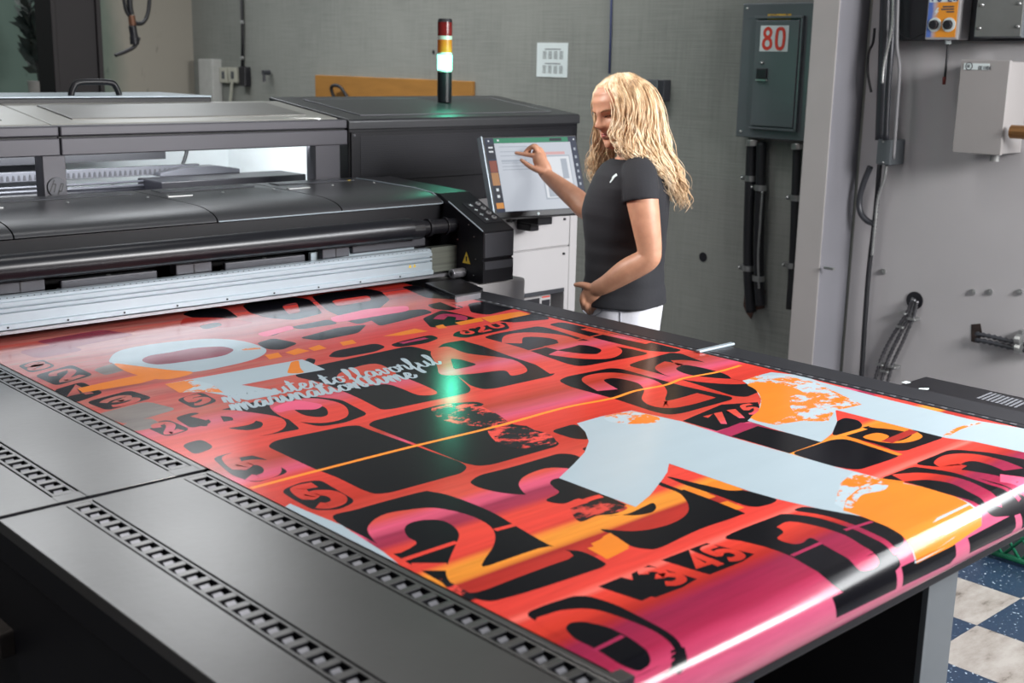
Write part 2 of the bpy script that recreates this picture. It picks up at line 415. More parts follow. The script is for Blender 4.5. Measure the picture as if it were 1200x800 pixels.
# second hole with two conduits going right
hq = [atx(x, y, WX-.014) for x, y in ((1138, 380), (1149, 379), (1151, 391), (1147, 402), (1138, 400))]
solo(MB().poly(hq, (-1, 0, 0)), 'wall_opening', pm('hole_brick', S(46, 34, 32), .9, var=.5, scale=25), 'rectangular dark hole in the wall at right with conduits running out', 'hole')
for (yy, w_, r) in ((0, 'upper', .013), (7, 'lower', .014)):
    flexcable([(1143, 391+yy), (1160, 394+yy), (1185, 400+yy), (1215, 407+yy)], 5.15, r, '%s of two armoured conduits running right from the rectangular hole' % w_, 'conduits at rectangular hole', mat=M_DKMET)
for (x, y, w_) in ((1194, 398, 'upper'), (1194, 408, 'lower')):
    q = atx(x, y, 5.13); mb = MB(); mb.cyl(q+Vector((0, .012, 0)), q+Vector((0, -.012, 0)), .024, seg=12); mb.box((5.14, q.y-.01, q.z), (WX-.013, q.y+.01, q.z+.04))
    solo(mb, 'conduit_strap', M_GAL, 'zinc strap on the %s conduit at the right edge of photo' % w_, 'strap')
# anchors and screw heads in the wall
for (x, y, w_) in ((1035, 318, 'below the junction box'), (1140, 342, 'above the rectangular hole, left of a pair'), (1160, 342, 'above the rectangular hole, right of a pair'), (1195, 342, 'at the right edge above the conduits')):
    q = atx(x, y, WX-.013); mb = MB(); mb.cyl(q, q+Vector((-.008, 0, 0)), .014, seg=12); mb.cyl(q, q+Vector((-.014, 0, 0)), .007, seg=8)
    solo(mb, 'wall_anchor', M_GAL, 'metal wall anchor %s' % w_, 'anchor', 'wall anchors')

# dark board with the controller box and the steel box
B0 = WX-.012-.05
ba = atx(1050, -12, B0); bb = atx(1149, 48, B0)
BZ = bb.z
solo(MB().box((B0, atx(1270, 40, B0).y, BZ), (WX-.013, ba.y, ba.z+.15)), 'mounting_board', pm('charcoal_board', S(50, 51, 57), .6), 'dark mounting board at top right carrying the orange controller', 'board', bevel=.004)
C0 = B0-.1
c0 = atx(1088, -6, C0); c1 = atx(1122, 46.5, C0)
cy0, cy1, cz0, cz1 = c1.y, c0.y, c1.z, c0.z+.05
ctl = thing('controller_box', 'small controller box with orange and blue face, two black dials', 'controller', (B0, (cy0+cy1)/2, cz0))
MB().box((C0, cy0, cz0), (B0-.001, cy1, cz1)).build('housing', M_LGREY, ctl, bevel=.006)
def face_mat():
    m, nt, b = newmat('orange_blue_faceplate')
    tc = N(nt, 'ShaderNodeTexCoord'); sp = N(nt, 'ShaderNodeSeparateXYZ'); nt.links.new(tc.outputs['Generated'], sp.inputs[0])
    f = noise_tex(nt, 3, 'Generated'); ad = N(nt, 'ShaderNodeMath', operation='MULTIPLY_ADD'); nt.links.new(f, ad.inputs[0]); ad.inputs[1].default_value = .12; nt.links.new(sp.outputs['Y'], ad.inputs[2])
    r = ramp(nt, [(.70, S(226, 148, 50)), (.86, S(178, 168, 180)), (.93, S(88, 116, 190))], ad.outputs[0]); nt.links.new(r.outputs[0], b.inputs['Base Color']); b.inputs['Roughness'].default_value = .4
    return m
fpl = MB().box((C0-.003, cy0+.012, cz0+.01), (C0, cy1-.008, cz1-.03)).build('faceplate', face_mat(), ctl)
for (x, y) in ((1095.5, 29), (1112, 29)):
    q = atx(x, y, C0-.003)
    dl = MB().cyl(q, q+Vector((-.004, 0, 0)), .03, seg=24).build('dial_ring', M_WHITE, ctl)
    MB().cyl(q+Vector((-.004, 0, 0)), q+Vector((-.022, 0, 0)), .021, .018, seg=20).build('knob', M_BLACK, dl, bevel=.002)
bo = MB(); q = [atx(x, y, C0-.0036) for x, y in ((1098.5, 9), (1095, 14.5), (1097, 14.5), (1095, 19), (1100.5, 12.6), (1098.3, 12.6), (1100.5, 9))]
bo.poly(q, (-1, 0, 0)); bo.build('bolt_symbol', M_WHITE, fpl)
tx = MB()
for i, (y, x0, x1) in enumerate(((7, 1105, 1118), (10, 1103, 1118), (13, 1109, 1118))):
    aa = atx(x0, y, C0-.0036); bb2 = atx(x1, y+1.6, C0-.0036); tx.quad((C0-.0036, aa.y, aa.z), (C0-.0036, bb2.y, aa.z), (C0-.0036, bb2.y, bb2.z), (C0-.0036, aa.y, bb2.z))
tx.build('lettering', M_INK, fpl)
hd = MB(); aa = atx(1090, -4, C0-.0036); bb2 = atx(1121, 2.2, C0-.0036)
hd.quad((C0-.0036, aa.y, aa.z), (C0-.0036, bb2.y, aa.z), (C0-.0036, bb2.y, bb2.z), (C0-.0036, aa.y, bb2.z)); hd.build('header_strip', M_WHITE, fpl)
hd = MB(); write(hd, 'POWER', (C0-.0042, aa.y-.012, bb2.z+.004), (0, -1, 0), (0, 0, 1), .03, .018, .4, .24); hd.build('lettering', pm('blue_ink', S(52, 70, 120), .6), fpl)
# probe hanging from the controller
cp = atx(1111, 50, C0+.05)
pr = thing('hanging_probe', 'thin black probe lead with red tip hanging under the orange controller', 'probe', tuple(atx(1106, 100, C0+.05)))
MB().cyl(cp+Vector((0, 0, .02)), cp-Vector((0, 0, .006)), .014, seg=12).build('gland', M_WHITE, pr)
MB().tube(catmull([cp, atx(1109.5, 70, C0+.05), atx(1107, 92, C0+.05)], 6), .0055, 8).build('lead', M_CABLE, pr, smooth=True)
MB().tube([atx(1107, 90, C0+.05), atx(1106, 99, C0+.05)], [.009, .007], 8).build('tip', pm('dark_red_plastic', S(110, 40, 36), .5), pr, smooth=True)
# steel box
T0 = C0-.02
t0 = atx(1146, -8, T0); t1 = atx(1197, 44, T0)
sb = thing('junction_enclosure', 'unpainted grey steel box with corner screws at the top right corner', 'box', (B0, (t0.y+t1.y)/2, t1.z))
MB().box((T0, t1.y, t1.z), (B0-.001, t0.y, t0.z+.1)).build('housing', M_STEEL, sb, bevel=.004)
MB().box((T0-.004, t1.y+.004, t1.z+.004), (T0, t0.y-.004, t0.z+.1)).build('cover', pm('zinc_plate', S(128, 131, 130), .45, .5, var=.1, scale=6), sb, bevel=.002)
for (x, y) in ((1151, 6), (1148, 33), (1193, 31), (1195, 4)):
    MB().ball(atx(x, y, T0-.004), .009, 8).build('screw', M_GAL, sb, smooth=True)
# large grey enclosure with the white badge
M_GE = pm('enclosure_grey_enamel', S(150, 147, 147), .5, var=.03, scale=3)
G0 = 4.99
g0 = atx(1127, 71, G0); g1 = atx(1171, 181, G0)
ge = thing('enclosure', 'large light grey steel enclosure with white badge on the painted wall', 'enclosure', (WX, (g0.y+g1.y)/2, g1.z))
MB().box((G0+.004, g1.y, g1.z), (WX-.013, g0.y, g0.z)).build('housing', M_GE, ge, bevel=.004)
MB().box((G0, g1.y-.004, g1.z-.004), (G0+.02, g0.y+.003, g0.z+.004)).build('cover', M_GE, ge, bevel=.003)
bd0 = atx(1130, 74, G0); bd1 = atx(1159, 82, G0)
bg = lab(MB().box((G0-.002, bd1.y, bd1.z), (G0, bd0.y, bd0.z)).build('badge', M_WHITE, ge), 'white rectangular badge')
em = MB(); q = atx(1135.5, 77.6, G0-.0024)
em.bm.free(); em.bm = bmesh.new()
for i in range(20):
    a0, a1 = 2*PI*i/20, 2*PI*(i+1)/20
    em.quad(*[(G0-.0026, q.y+math.cos(t)*r, q.z+math.sin(t)*r) for t, r in ((a0, .013), (a1, .013), (a1, .0165), (a0, .0165))])
em.build('emblem_ring', M_INK, bg); em = MB(); write(em, 'GE', (G0-.0026, q.y+.009, q.z-.005), (0, -1, 0), (0, 0, 1), .011, .007, .25, .2)
em.build('emblem_letters', M_INK, bg); em = MB(); q = atx(1147, 79.5, G0); write(em, 'GEINDE', (G0-.0026, q.y, q.z-.006), (0, -1, 0), (0, 0, 1), .013, .008, .25, .2)
em.build('lettering', M_INK, bg)
for (x, y, n_) in ((1166, 184, 'gland'), ):
    q = atx(x, y, 5.09); MB().cyl(q+Vector((0, 0, .02)), q-Vector((0, 0, .018)), .02, seg=12).build('gland', M_GAL, ge)
q = atx(1199, 155, 5.0)
solo(MB().cyl(q+Vector((0, .05, 0)), q+Vector((0, -.2, 0)), .028, seg=14), 'pipe_stub', pm('brass', S(150, 110, 70), .35, .8), 'short brass pipe stub right of the grey enclosure at photo edge', 'pipe')

# dark vertical conduits at the pilaster with a junction box
VX = 5.13
conduit([(1040, -30), (1038, 30), (1036, 90), (1033, 164)], VX, .03, 'thick dark vertical conduit entering the top of the junction box', mat=M_DKMET)
conduit([(1047, -30), (1045.5, 40), (1041, 100), (1038, 164)], 5.07, .014, 'thin grey vertical conduit beside the thick one above the junction box', mat=M_DKMET)
conduit([(1053, -30), (1051, 50), (1054, 80), (1051, 130), (1047, 186)], 5.03, .008, 'slim grey cable hanging just right of the junction box', mat=pm('grey_cable', S(110, 110, 114), .5))
flexcable([(1047, -30), (1046, 20), (1043, 45), (1036, 75), (1034, 98)], 5.035, .008, 'thin armoured cable slanting across the dark conduits above junction box')
j0 = atx(1029, 163, 5.07); j1 = atx(1043, 193.5, 5.07)
jb = thing('junction_box', 'small grey junction box at the foot of vertical conduits', 'box', (WX, (j0.y+j1.y)/2, j1.z))
MB().box((5.07, j1.y, j1.z), (WX-.013, j0.y, j0.z)).build('housing', M_STEEL, jb, bevel=.004)
MB().box((5.065, j1.y+.002, j1.z+.002), (5.07, j0.y-.002, j0.z-.002)).build('cover', M_STEEL, jb, bevel=.002)
for y in (166, 190.5): MB().ball(atx(1035, y, 5.065), .006, 8).build('screw', M_GAL, jb, smooth=True)
flexcable([(1039, 193), (1036, 210), (1029, 232), (1026, 258), (1022, 300)], 5.12, .009, 'thin armoured cable dropping from bottom of the junction box')
conduit([(1031, 193), (1026, 250), (1017, 330), (1009, 450)], 5.14, .012, 'long dark conduit running from the junction box down to the floor', mat=M_CABLE)
solo(MB().tube(catmull([atx(x, y, 5.13) for x, y in ((1020, 195), (1012, 215), (1007, 235), (1009, 250), (1017, 259), (1024, 262))], 8), .014, 10), 'hose_loop', M_DKMET, 'dark grey hose bulging left below the junction box', 'hose', smooth=True)
solo(MB().tube(catmull([atx(x, y, 5.1) for x, y in ((1025, 33), (1023, 50), (1018, 62), (1017, 85), (1021, 108))], 8), .006, 8), 'cable', M_CABLE, 'thin black cable looping left of the vertical conduits at top', 'cable', smooth=True)
solo(MB().tube(catmull([atx(x, y, 5.08) for x, y in ((1052, 33), (1058, 43), (1068, 46), (1078, 41), (1090, 38))], 8), .004, 8), 'cable', M_CABLE, 'thin black cable sagging from conduits to the orange controller', 'cable', smooth=True)
# pilaster hook
q = atx(975, 315, 4.94)
solo(MB().box((4.935, q.y-.01, q.z-.006), (4.95, q.y+.045, q.z+.006)), 'wall_bracket', M_GAL, 'tiny metal bracket on the face of the pilaster', 'bracket', bevel=.002)
# blue cord and small box behind the woman's head
solo(MB().tube([atx(717, -25, WX-.01), atx(715.5, 40, WX-.01), atx(714, 86, WX-.01)], .006, 8), 'cord', pm('navy_cord', S(40, 52, 92), .6), 'navy cord hanging down the concrete wall above the woman', 'cord', smooth=True)
a = atx(762, 93, WX-.06); c = atx(772, 118, WX-.06)
sbx = thing('switch_box', 'small grey switch box on the wall behind the woman', 'switch', (WX, a.y, c.z))
MB().box((WX-.06, c.y-.03, c.z), (WX, a.y+.03, a.z)).build('housing', M_DKMET, sbx, bevel=.004)
MB().box((WX-.066, c.y+.012, c.z+.004), (WX-.06, a.y+.026, a.z-.004)).build('cover', M_STEEL, sbx, bevel=.002)
for (x, y, w_) in ((508, 61, 'left of the signal light'), (824, 301, 'right of the woman')):
    q = atx(x, y, WX-.001); rr = .013 if x < 600 else .026
    solo(MB().cyl(q, q+Vector((-.002, 0, 0)), rr, seg=16), 'tie_hole', M_BLACK, 'round dark tie hole in the concrete wall %s' % w_, 'hole', 'holes in concrete wall')

# ================================================================ far left corner
a = atx(232, 69, WX-.09); c = atx(250, 118, WX-.09)
solo(MB().box((WX-.09, c.y, .9), (WX-.001, a.y, a.z)), 'cable_duct', pm('white_duct_plastic', S(176, 178, 176), .5), 'white rectangular cable duct in the far wall corner', 'duct', bevel=.006)
for i, (x0, x1, w_) in enumerate(((257, 266, 'left'), (267, 278, 'right'))):
    a = atx(x0, 79, WX-.03); c = atx(x1, 97, WX-.03)
    ot = thing('wall_outlet', 'cream wall outlet, %s one of two beside the white duct' % w_, 'outlet', (WX, (a.y+c.y)/2, c.z), 'outlets beside white duct')
    MB().box((WX-.03, c.y, c.z), (WX-.001, a.y, a.z)).build('plate', pm('cream_plastic', S(176, 176, 164), .5), ot, bevel=.004)
    MB().box((WX-.034, (a.y+c.y)/2-.02, c.z+.03), (WX-.03, (a.y+c.y)/2+.02, a.z-.03)).build('socket', M_INK, ot)
a = atx(279, 78, WX-.06); c = atx(287, 101, WX-.06)
ad = thing('power_adapter', 'black power adapter plugged in right of the cream outlets', 'adapter', (WX, a.y, c.z))
MB().box((WX-.06, c.y, c.z), (WX-.001, a.y, a.z)).build('body', M_BLACK, ad, bevel=.008)
MB().tube([atx(282.5, -20, WX-.02), atx(284, 40, WX-.02), atx(284, 79, WX-.02)], .012, 8).build('cord', M_CABLE, ad, smooth=True)
for y in (26, 68): MB().ball(atx(284, y, WX-.02), .018, 8).build('clip', M_GAL, ad)
solo(MB().tube(catmull([atx(272, 97, WX-.03), atx(271, 108, WX-.03), atx(269, 125, WX-.03)], 5), .012, 8), 'cord', pm('cream_cord', S(170, 172, 160), .6), 'cream cord hanging from the right cream outlet', 'cord', smooth=True)
q = atx(316, 85, WX-.02); mb = MB(); mb.cyl(q, q+Vector((-.06, 0, 0)), .02, seg=10); mb.cyl(q+Vector((-.05, 0, .01)), q+Vector((-.05, 0, -.07)), .012, seg=8)
solo(mb, 'pipe_fitting', M_DKMET, 'small grey pipe fitting on the concrete wall left of the ochre board', 'fitting')
# brown steel column
a = aty(58, 0, 7.6); b_ = aty(119, 0, 7.6)
colm = MB(); xa, xb = atz(66, 110, 1.49).x, 0
L0 = aty(65, 100, 7.6).x; R0 = aty(123, 100, 7.6).x
colm.box((L0, 7.6, 0), (L0+.03, 7.85, ZC)); colm.box((R0-.03, 7.6, 0), (R0, 7.85, ZC)); colm.box((L0+.03, 7.62, 0), (R0-.03, 7.66, ZC))
solo(colm, 'steel_column', pm('dark_brown_paint', S(22, 17, 21), .6, var=.15, scale=3), 'dark brown steel column standing behind the printer at left', 'column', bevel=.004)
# potted plant
q = aty(48, 108, 8.6)
pl = thing('potted_plant', 'tall dark plant in a white pot behind the printer at far left', 'plant', (q.x, 8.6, 0))
zb = aty(48, 120, 8.6).z; zt = aty(48, 95, 8.6).z
MB().rings([[(q.x+math.cos(t)*r, 8.6+math.sin(t)*r, z) for t in [2*PI*i/24 for i in range(24)]] for z, r in ((zb-.2, .06), (zt-.01, .085), (zt, .088), (zt-.012, .075))]).build('pot', pm('white_ceramic', S(180, 178, 174), .5), pl, auto=35)
MB().box((q.x-.2, 8.45, 0), (q.x+.2, 8.8, zb-.2)).build('stand', M_DKMET, pl)
stm = MB(); lf = MB(); rnd = random.Random(3)
top = aty(45, 4, 8.6)
for s_ in range(3):
    path = [Vector((q.x+.02*s_, 8.6, zt-.02)), Vector((q.x-.03+.04*s_, 8.6, (zt+top.z)/2)), Vector((q.x-.04+.05*s_, 8.6, top.z-.15*s_))]
    pc = catmull(path, 12); stm.tube(pc, .012, 6)
    for pnt in pc[4:]:
        for k_ in range(3):
            an = rnd.uniform(0, 2*PI); ln = rnd.uniform(.08, .2); d_ = Vector((math.cos(an), math.sin(an)*.6, rnd.uniform(.2, 1.1))).normalized(); sd = d_.cross(Vector((0, 1, 0))).normalized()*ln*.16
            lf.quad(pnt, pnt+d_*ln*.5+sd, pnt+d_*ln, pnt+d_*ln*.5-sd)
stm.build('stem', pm('plant_stem', S(38, 40, 40), .8), pl); lf.build('foliage', pm('dark_leaf', S(40, 52, 50), .6, var=.3), pl)
# hanging cables with a grip
hx = 7.9
hc_ = thing('hanging_cable', 'black hanging cables with a copper tipped grip at upper left', 'cable', tuple(aty(156, 60, hx)))
P_ = lambda *l: catmull([aty(x, y, hx) for x, y in l], 8)
mb = MB(); mb.tube(P_((152, -20), (152, 5), (154, 17)), .02, 8); mb.tube(P_((143, -20), (147, 10), (153, 20)), .012, 8); mb.tube(P_((176, -20), (174, 12), (168, 26), (158, 27), (154, 22)), .014, 8)
mb.build('cable', M_CABLE, hc_, smooth=True)
MB().tube(P_((154, 18), (155.5, 30)), .024, 10).build('collar', pm('copper', S(120, 84, 66), .5, .5), hc_, smooth=True)
mb = MB(); mb.tube(P_((155, 30), (157, 42), (158, 52)), [.026]*9+[.03]*8, 10); mb.tube(P_((163, 44), (158, 54), (148, 60), (135, 65)), .013, 8); mb.build('grip', M_BLACK, hc_, smooth=True)

# ================================================================ beside the printer on the right
# green crate on the floor
M_CRATE = pm('green_crate_plastic', S(24, 110, 78), .5)
cx0, cx1, cy0_, cy1_ = 4.10, 4.55, 1.28, 1.86
cr = thing('plastic_crate', 'green latticed plastic crate on the tiled floor at right edge', 'crate', ((cx0+cx1)/2, (cy0_+cy1_)/2, 0))
MB().box((cx0+.02, cy0_+.02, .008), (cx1-.02, cy1_-.02, .02)).build('bottom', M_BLACK, cr)
def lattice(mb, o, u, v, L, H):
    u = Vector(u); v = Vector(v); o = Vector(o); n = max(3, int(L/.06))
    for i in range(n+1):
        for s_ in (-1, 1):
            a = i*L/n; b2 = a+s_*H*.8
            t = 1.0
            if b2 < 0: t = a/(a-b2); b2 = 0
            if b2 > L: t = (L-a)/(b2-a); b2 = L
            if t > .05: mb.tube([o+u*a+v*0, o+u*b2+v*H*t], .006, 6)
    for h_ in (0, H): mb.tube([o+v*h_, o+u*L+v*h_], .012, 8)
for (o_, u_, L_) in (((cx0, cy0_, .02), (0, 1, 0), cy1_-cy0_), ((cx1, cy0_, .02), (0, 1, 0), cy1_-cy0_), ((cx0, cy0_, .02), (1, 0, 0), cx1-cx0), ((cx0, cy1_, .02), (1, 0, 0), cx1-cx0)):
    mb = MB(); lattice(mb, o_, u_, (0, 0, 1), L_, .22); mb.build('side_lattice', M_CRATE, cr, smooth=True)
# ================================================================ the flatbed printer
def sheen(name, col, rough, metal=.0, coat=0, var=.06):
    m = pm(name, col, rough, metal, var, 4, bump=.12, spec=.5, coat=coat); return m
M_DECK = sheen('anodized_deck_grey', S(126, 124, 123), .31, .92)
M_COVER = sheen('satin_charcoal_cover', S(58, 59, 62), .36, .3)
M_PBLACK = pm('printer_black', S(20, 20, 25), .4, var=.1, spec=.35)
M_APRON = pm('apron_dark_navy', S(20, 20, 26), .55, var=.08, spec=.35)
M_FRAME = pm('side_rail_charcoal', S(46, 47, 52), .42, .3, var=.08)
M_ALU = pm('brushed_aluminium', S(172, 185, 194), .34, .3, var=.04, scale=2, stretch=(.2, 8, 30))
M_BEAM = pm('beam_grey_paint', S(78, 77, 83), .38, .3, var=.05, scale=2)
M_TUBE = pm('satin_black_tube', S(26, 27, 32), .3, .2, var=.05)
M_PLATE = pm('plated_steel', S(150, 150, 156), .35, .7, var=.1, scale=6)
M_FACE = pm('end_block_grey', S(72, 73, 79), .4, .3, var=.05)
M_YEL = pm('warning_yellow', S(214, 182, 60), .5)
ZD = .93
prn = thing('flatbed_printer', 'huge black and grey flatbed printer with banner on its bed, filling the foreground', 'printer', (1.85, 2.6, 0))

# ---- left deck with vacuum slots
SLOT_P, SLOT_L, SLOT_W, SW = .0387, .024, .034, .0265
ROWS = (.843, 1.072)
def deck(y0, y1, slot0, n, sgn):
    """deck plate between y0..y1; the slot rows start at y = slot0 and run by sgn*SLOT_P"""
    mb = MB(); x0, x1 = .703, 1.13; T = .022
    ends = sorted((slot0-sgn*.028, slot0+sgn*(n*SLOT_P+.01)))
    ya, yb = max(y0, ends[0]), min(y1, ends[1])
    xs = [x0] + [v for r in ROWS for v in (r-SW, r+SW)] + [x1]
    for i in (0, 2, 4): mb.box((xs[i], y0, ZD-T), (xs[i+1], y1, ZD))
    for r in ROWS:
        if ya > y0: mb.box((r-SW, y0, ZD-T), (r+SW, ya, ZD))
        if yb < y1: mb.box((r-SW, yb, ZD-T), (r+SW, y1, ZD))
        g = .0035
        mb.box((r-SW+g, ya, ZD-T), (r-SLOT_W/2, yb, ZD)); mb.box((r+SLOT_W/2, ya, ZD-T), (r+SW-g, yb, ZD))
        prev = ya
        ys = sorted(slot0+sgn*k*SLOT_P for k in range(n))
        for yc in ys+[yb+SLOT_L/2]:
            if yc-SLOT_L/2 > prev+.001: mb.box((r-SLOT_W/2, prev, ZD-T), (r+SLOT_W/2, min(yc-SLOT_L/2, yb), ZD))
            prev = yc+SLOT_L/2
    o = mb.build('deck_panel', [M_DECK, M_PBLACK], prn, bevel=.0012)
    for f_ in o.data.polygons:
        if abs(f_.normal.z) < .5 and f_.center.x > .72: f_.material_index = 1
    tr = MB().box((x0+.01, y0+.005, ZD-T-.02), (x1-.01, y1-.005, ZD-T+.006)).build('slot_tray', M_PBLACK, o)
    proto = None
    for r in ROWS:
        for k in range(n):
            yc = slot0+sgn*k*SLOT_P
            if y0 < yc-SLOT_L and yc+SLOT_L < y1:
                if r < 1 and yc > 2.45 or yc > 3.1: continue      # beyond the photo's left edge or under the gantry
                if proto is None: proto = MB().hexa([(-.009, -.004, ZD-T+.004), (.008, -.004, ZD-T+.004), (.008, .006, ZD-T+.004), (-.009, .006, ZD-T+.004)], [(-.008, -.002, ZD-.006), (.008, -.002, ZD-.006), (.008, .006, ZD-.003), (-.008, .006, ZD-.003)]).build('slot_valve', M_PLATE); v_ = proto
                else: v_ = proto.copy(); COL.objects.link(v_)
                v_.location = (r, yc, 0); put(v_, o); continue
    return o
deck(.962, 2.046, 2.007, 28, -1)
deck(2.062, 3.62, 2.125, 31, 1)
# ---- body below the deck
MB().box((.715, .99, .34), (.74, 3.6, ZD-.022)).build('side_apron', M_APRON, prn, bevel=.003)
MB().box((.703, .99, ZD-.075), (.722, 3.6, ZD-.02)).build('deck_skirt', M_APRON, prn, bevel=.003)
MB().box((1.11, 1.0, ZD-.06), (2.66, 3.7, ZD-.004)).build('print_bed', M_PBLACK, prn)
MB().box((.74, 1.02, ZD-.16), (2.74, 3.6, ZD-.06)).build('bed_frame', M_APRON, prn, bevel=.004)
MB().cyl((1.09, 1.0, ZD-.054), (2.66, 1.0, ZD-.054), .05, seg=40).build('front_roller', M_PBLACK, prn, smooth=False)
MB().cyl((1.085, 1.0, ZD-.054), (1.115, 1.0, ZD-.054), .053, seg=32).build('roller_flange', M_PBLACK, prn, bevel=.004)
# corner catch and front corner block
q = atz(262, 794, ZD)
MB().box((.705, .962, ZD-.09), (1.09, 1.0, ZD-.02)).build('front_rail', M_APRON, prn, bevel=.004)
# ---- right rail with perforations, in two lengths
def rail(y0, y1):
    o = MB().box((2.652, y0, ZD-.06), (2.782, y1, ZD+.002)).build('side_rail', M_FRAME, prn, bevel=.006)
    d = MB(); y = y0+.03
    while y < y1-.02:
        d.box((2.658, y, ZD+.0015), (2.668, y+.014, ZD+.0028)); y += .034
    lab(d.build('edge_perforation', M_PLATE, o), 'row of small bright slots along the banner')
    ln = MB().box((2.676, y0+.01, ZD+.0015), (2.679, y1-.01, ZD+.003)).build('edge_trim', M_DKMET, o)
    return o
rail(.97, 2.07); rail(2.085, 3.12)
b0, b1 = atz(815, 414, ZD+.004), atz(852, 405, ZD+.004)
lab(MB().box((2.64, 2.066, ZD+.002), (2.80, 2.082, ZD+.009)).build('joint_strip', M_ALU, prn, bevel=.002), 'pale metal strip at the joint of the right rail')
MB().box((2.782, 1.0, ZD-.2), (2.80, 3.3, ZD-.005)).build('side_apron', M_APRON, prn, bevel=.003)
# ---- console on the right flank
e0 = atz(1084, 440, .80); ex0, ex1, ey0, ey1 = 2.80, e0.x, 1.02, e0.y
eb = lab(MB().box((ex0, ey0, .715), (ex1, ey1, .80)).build('side_console', M_PBLACK, prn, bevel=.01), 'black console with a striped label on the right flank')
lbm = MB()
A_, B_, C_, D_ = (atz(x, y, .8008) for x, y in ((1143, 466), (1160, 459), (1206, 471), (1192, 478)))
for i in range(9):
    u0, u1 = i/9+.02, i/9+.085
    f = lambda u, v: (A_.lerp(D_, u)).lerp(B_.lerp(C_, u), v)
    lbm.quad(f(u0, 0), f(u1, 0), f(u1, 1), f(u0, 1))
lab(lbm.build('printed_label', pm('grey_label_print', S(112, 114, 120), .6), eb), 'grey striped label on top')
mk = MB(); mk.poly([atz(x, y, .8008) for x, y in ((1056, 448), (1062, 446), (1068, 448), (1062, 449.5))]); lab(mk.build('sticker', M_WHITE, eb), 'small white sticker')
mk = MB(); mk.poly([atz(x, y, .8008) for x, y in ((1077, 454.5), (1089, 454.5), (1088, 456.5), (1076, 456))]); lab(mk.build('sticker', M_WHITE, eb), 'small white sticker')
# ---- tapering plate at the gantry foot
pl_ = MB(); pts = [atz(x, y, .945) for x, y in ((498, 331), (535, 346), (563, 341), (566, 337), (540, 326))]
pl_.prism([(p.x, p.y, .945) for p in pts], (0, 0, -.018)); pl_.build('guide_plate', M_PBLACK, prn, bevel=.003)
c_ = MB(); c_.prism([tuple(atz(x, y, .95)) for x, y in ((533, 346), (562, 341.5), (563.5, 343), (535, 348))], (0, 0, -.02)); c_.build('plate_edge', M_PLATE, prn)
# ---- legs and floor frame
for lx in (2.36, .98):
    lg = MB().box((lx, 1.2, 0), (lx+.012, 1.62, .80)).build('leg', M_APRON, prn)
    MB().box((lx, 1.185, 0), (lx+.13, 1.2, .80)).build('leg_flange', M_STEEL if lx > 2 else M_APRON, lg, bevel=.002)
for lx in (2.36, .98):
    MB().box((lx, 3.0, 0), (lx+.13, 3.4, .80)).build('leg', M_APRON, prn, bevel=.003)
MB().box((1.1, 1.38, .08), (2.37, 1.44, .16)).build('cross_beam', M_APRON, prn, bevel=.003)
# ---- tray at the lower left
ty = [tuple(atz(x, y, .72)) for x, y in ((-90, 668), (8, 684), (26, 689), (58, 722), (0, 744), (-110, 770))]
MB().prism(ty, (0, 0, -.05)).build('side_tray', pm('tray_grey_metal', S(88, 82, 78), .45, .4, var=.2, scale=8), prn, bevel=.006)
# ---- rear base under the gantry
MB().box((.74, 3.62, .1), (2.86, 5.0, 1.1)).build('base_cabinet', M_APRON, prn, bevel=.01)
MB().box((2.84, 3.24, .1), (3.08, 4.0, .932)).build('base_side', M_LGREY, prn, bevel=.01)
# ---- aluminium rail across the bed
RX0, RX1 = .2, 2.73
prof = [(3.36, .962), (3.352, .966), (3.352, .979), (3.36, .981), (3.36, 1.009), (3.372, 1.010), (3.372, 1.014), (3.36, 1.015), (3.36, 1.023), (3.372, 1.024), (3.372, 1.028), (3.36, 1.029), (3.36, 1.040), (3.365, 1.042), (3.365, 1.049), (3.371, 1.055), (3.392, 1.056), (3.392, .962)]
rl = MB().prism([(RX0, y, z) for y, z in prof], (RX1-RX0, 0, 0)).build('print_rail', M_ALU, prn)
lp = MB().box((RX0, 3.348, .9535), (2.80, 3.385, .9625)).build('rail_lip', M_PLATE, rl)
hl = MB(); x = RX0+.02
while x < RX1:
    hl.box((x, 3.3665, 1.0495), (x+.004, 3.3695, 1.0525)); x += .019
hl.build('rail_holes', M_INK, rl)
for i in range(10): MB().ball((1.05+i*.17, 3.3515, .972), .0035, 8).build('rail_screw', M_BLACK, rl)
for dx in (0, .02):
    t_ = MB(); c = Vector((2.63+dx, 3.3595, 1.003)); t_.poly([c+Vector((-.007, 0, -.006)), c+Vector((.007, 0, -.006)), c+Vector((0, 0, .007))], (0, -1, 0)); t_.build('warning_sticker', M_YEL, rl)
MB().box((RX1, 3.366, .968), (2.85, 3.40, 1.058)).build('rail_end', pm('oiled_steel', S(120, 124, 116), .35, .5, var=.2, scale=5, stretch=(.3, 1, 25)), prn)
# ---- tube
tb = MB().cyl((.2, 3.38, 1.132), (2.64, 3.38, 1.132), .039, seg=48).build('guard_tube', M_TUBE, prn, auto=40)
tt = MB(); tt.cyl((2.64, 3.38, 1.128), (2.69, 3.38, 1.128), .036, seg=24); tt.cyl((2.69, 3.38, 1.13), (2.86, 3.38, 1.13), .026, seg=20); tt.cyl((2.72, 3.38, 1.13), (2.735, 3.38, 1.13), .032, seg=20); tt.cyl((2.80, 3.38, 1.13), (2.81, 3.38, 1.13), .032, seg=20)
tt.build('tube_spindle', M_PBLACK, tb, bevel=.002)
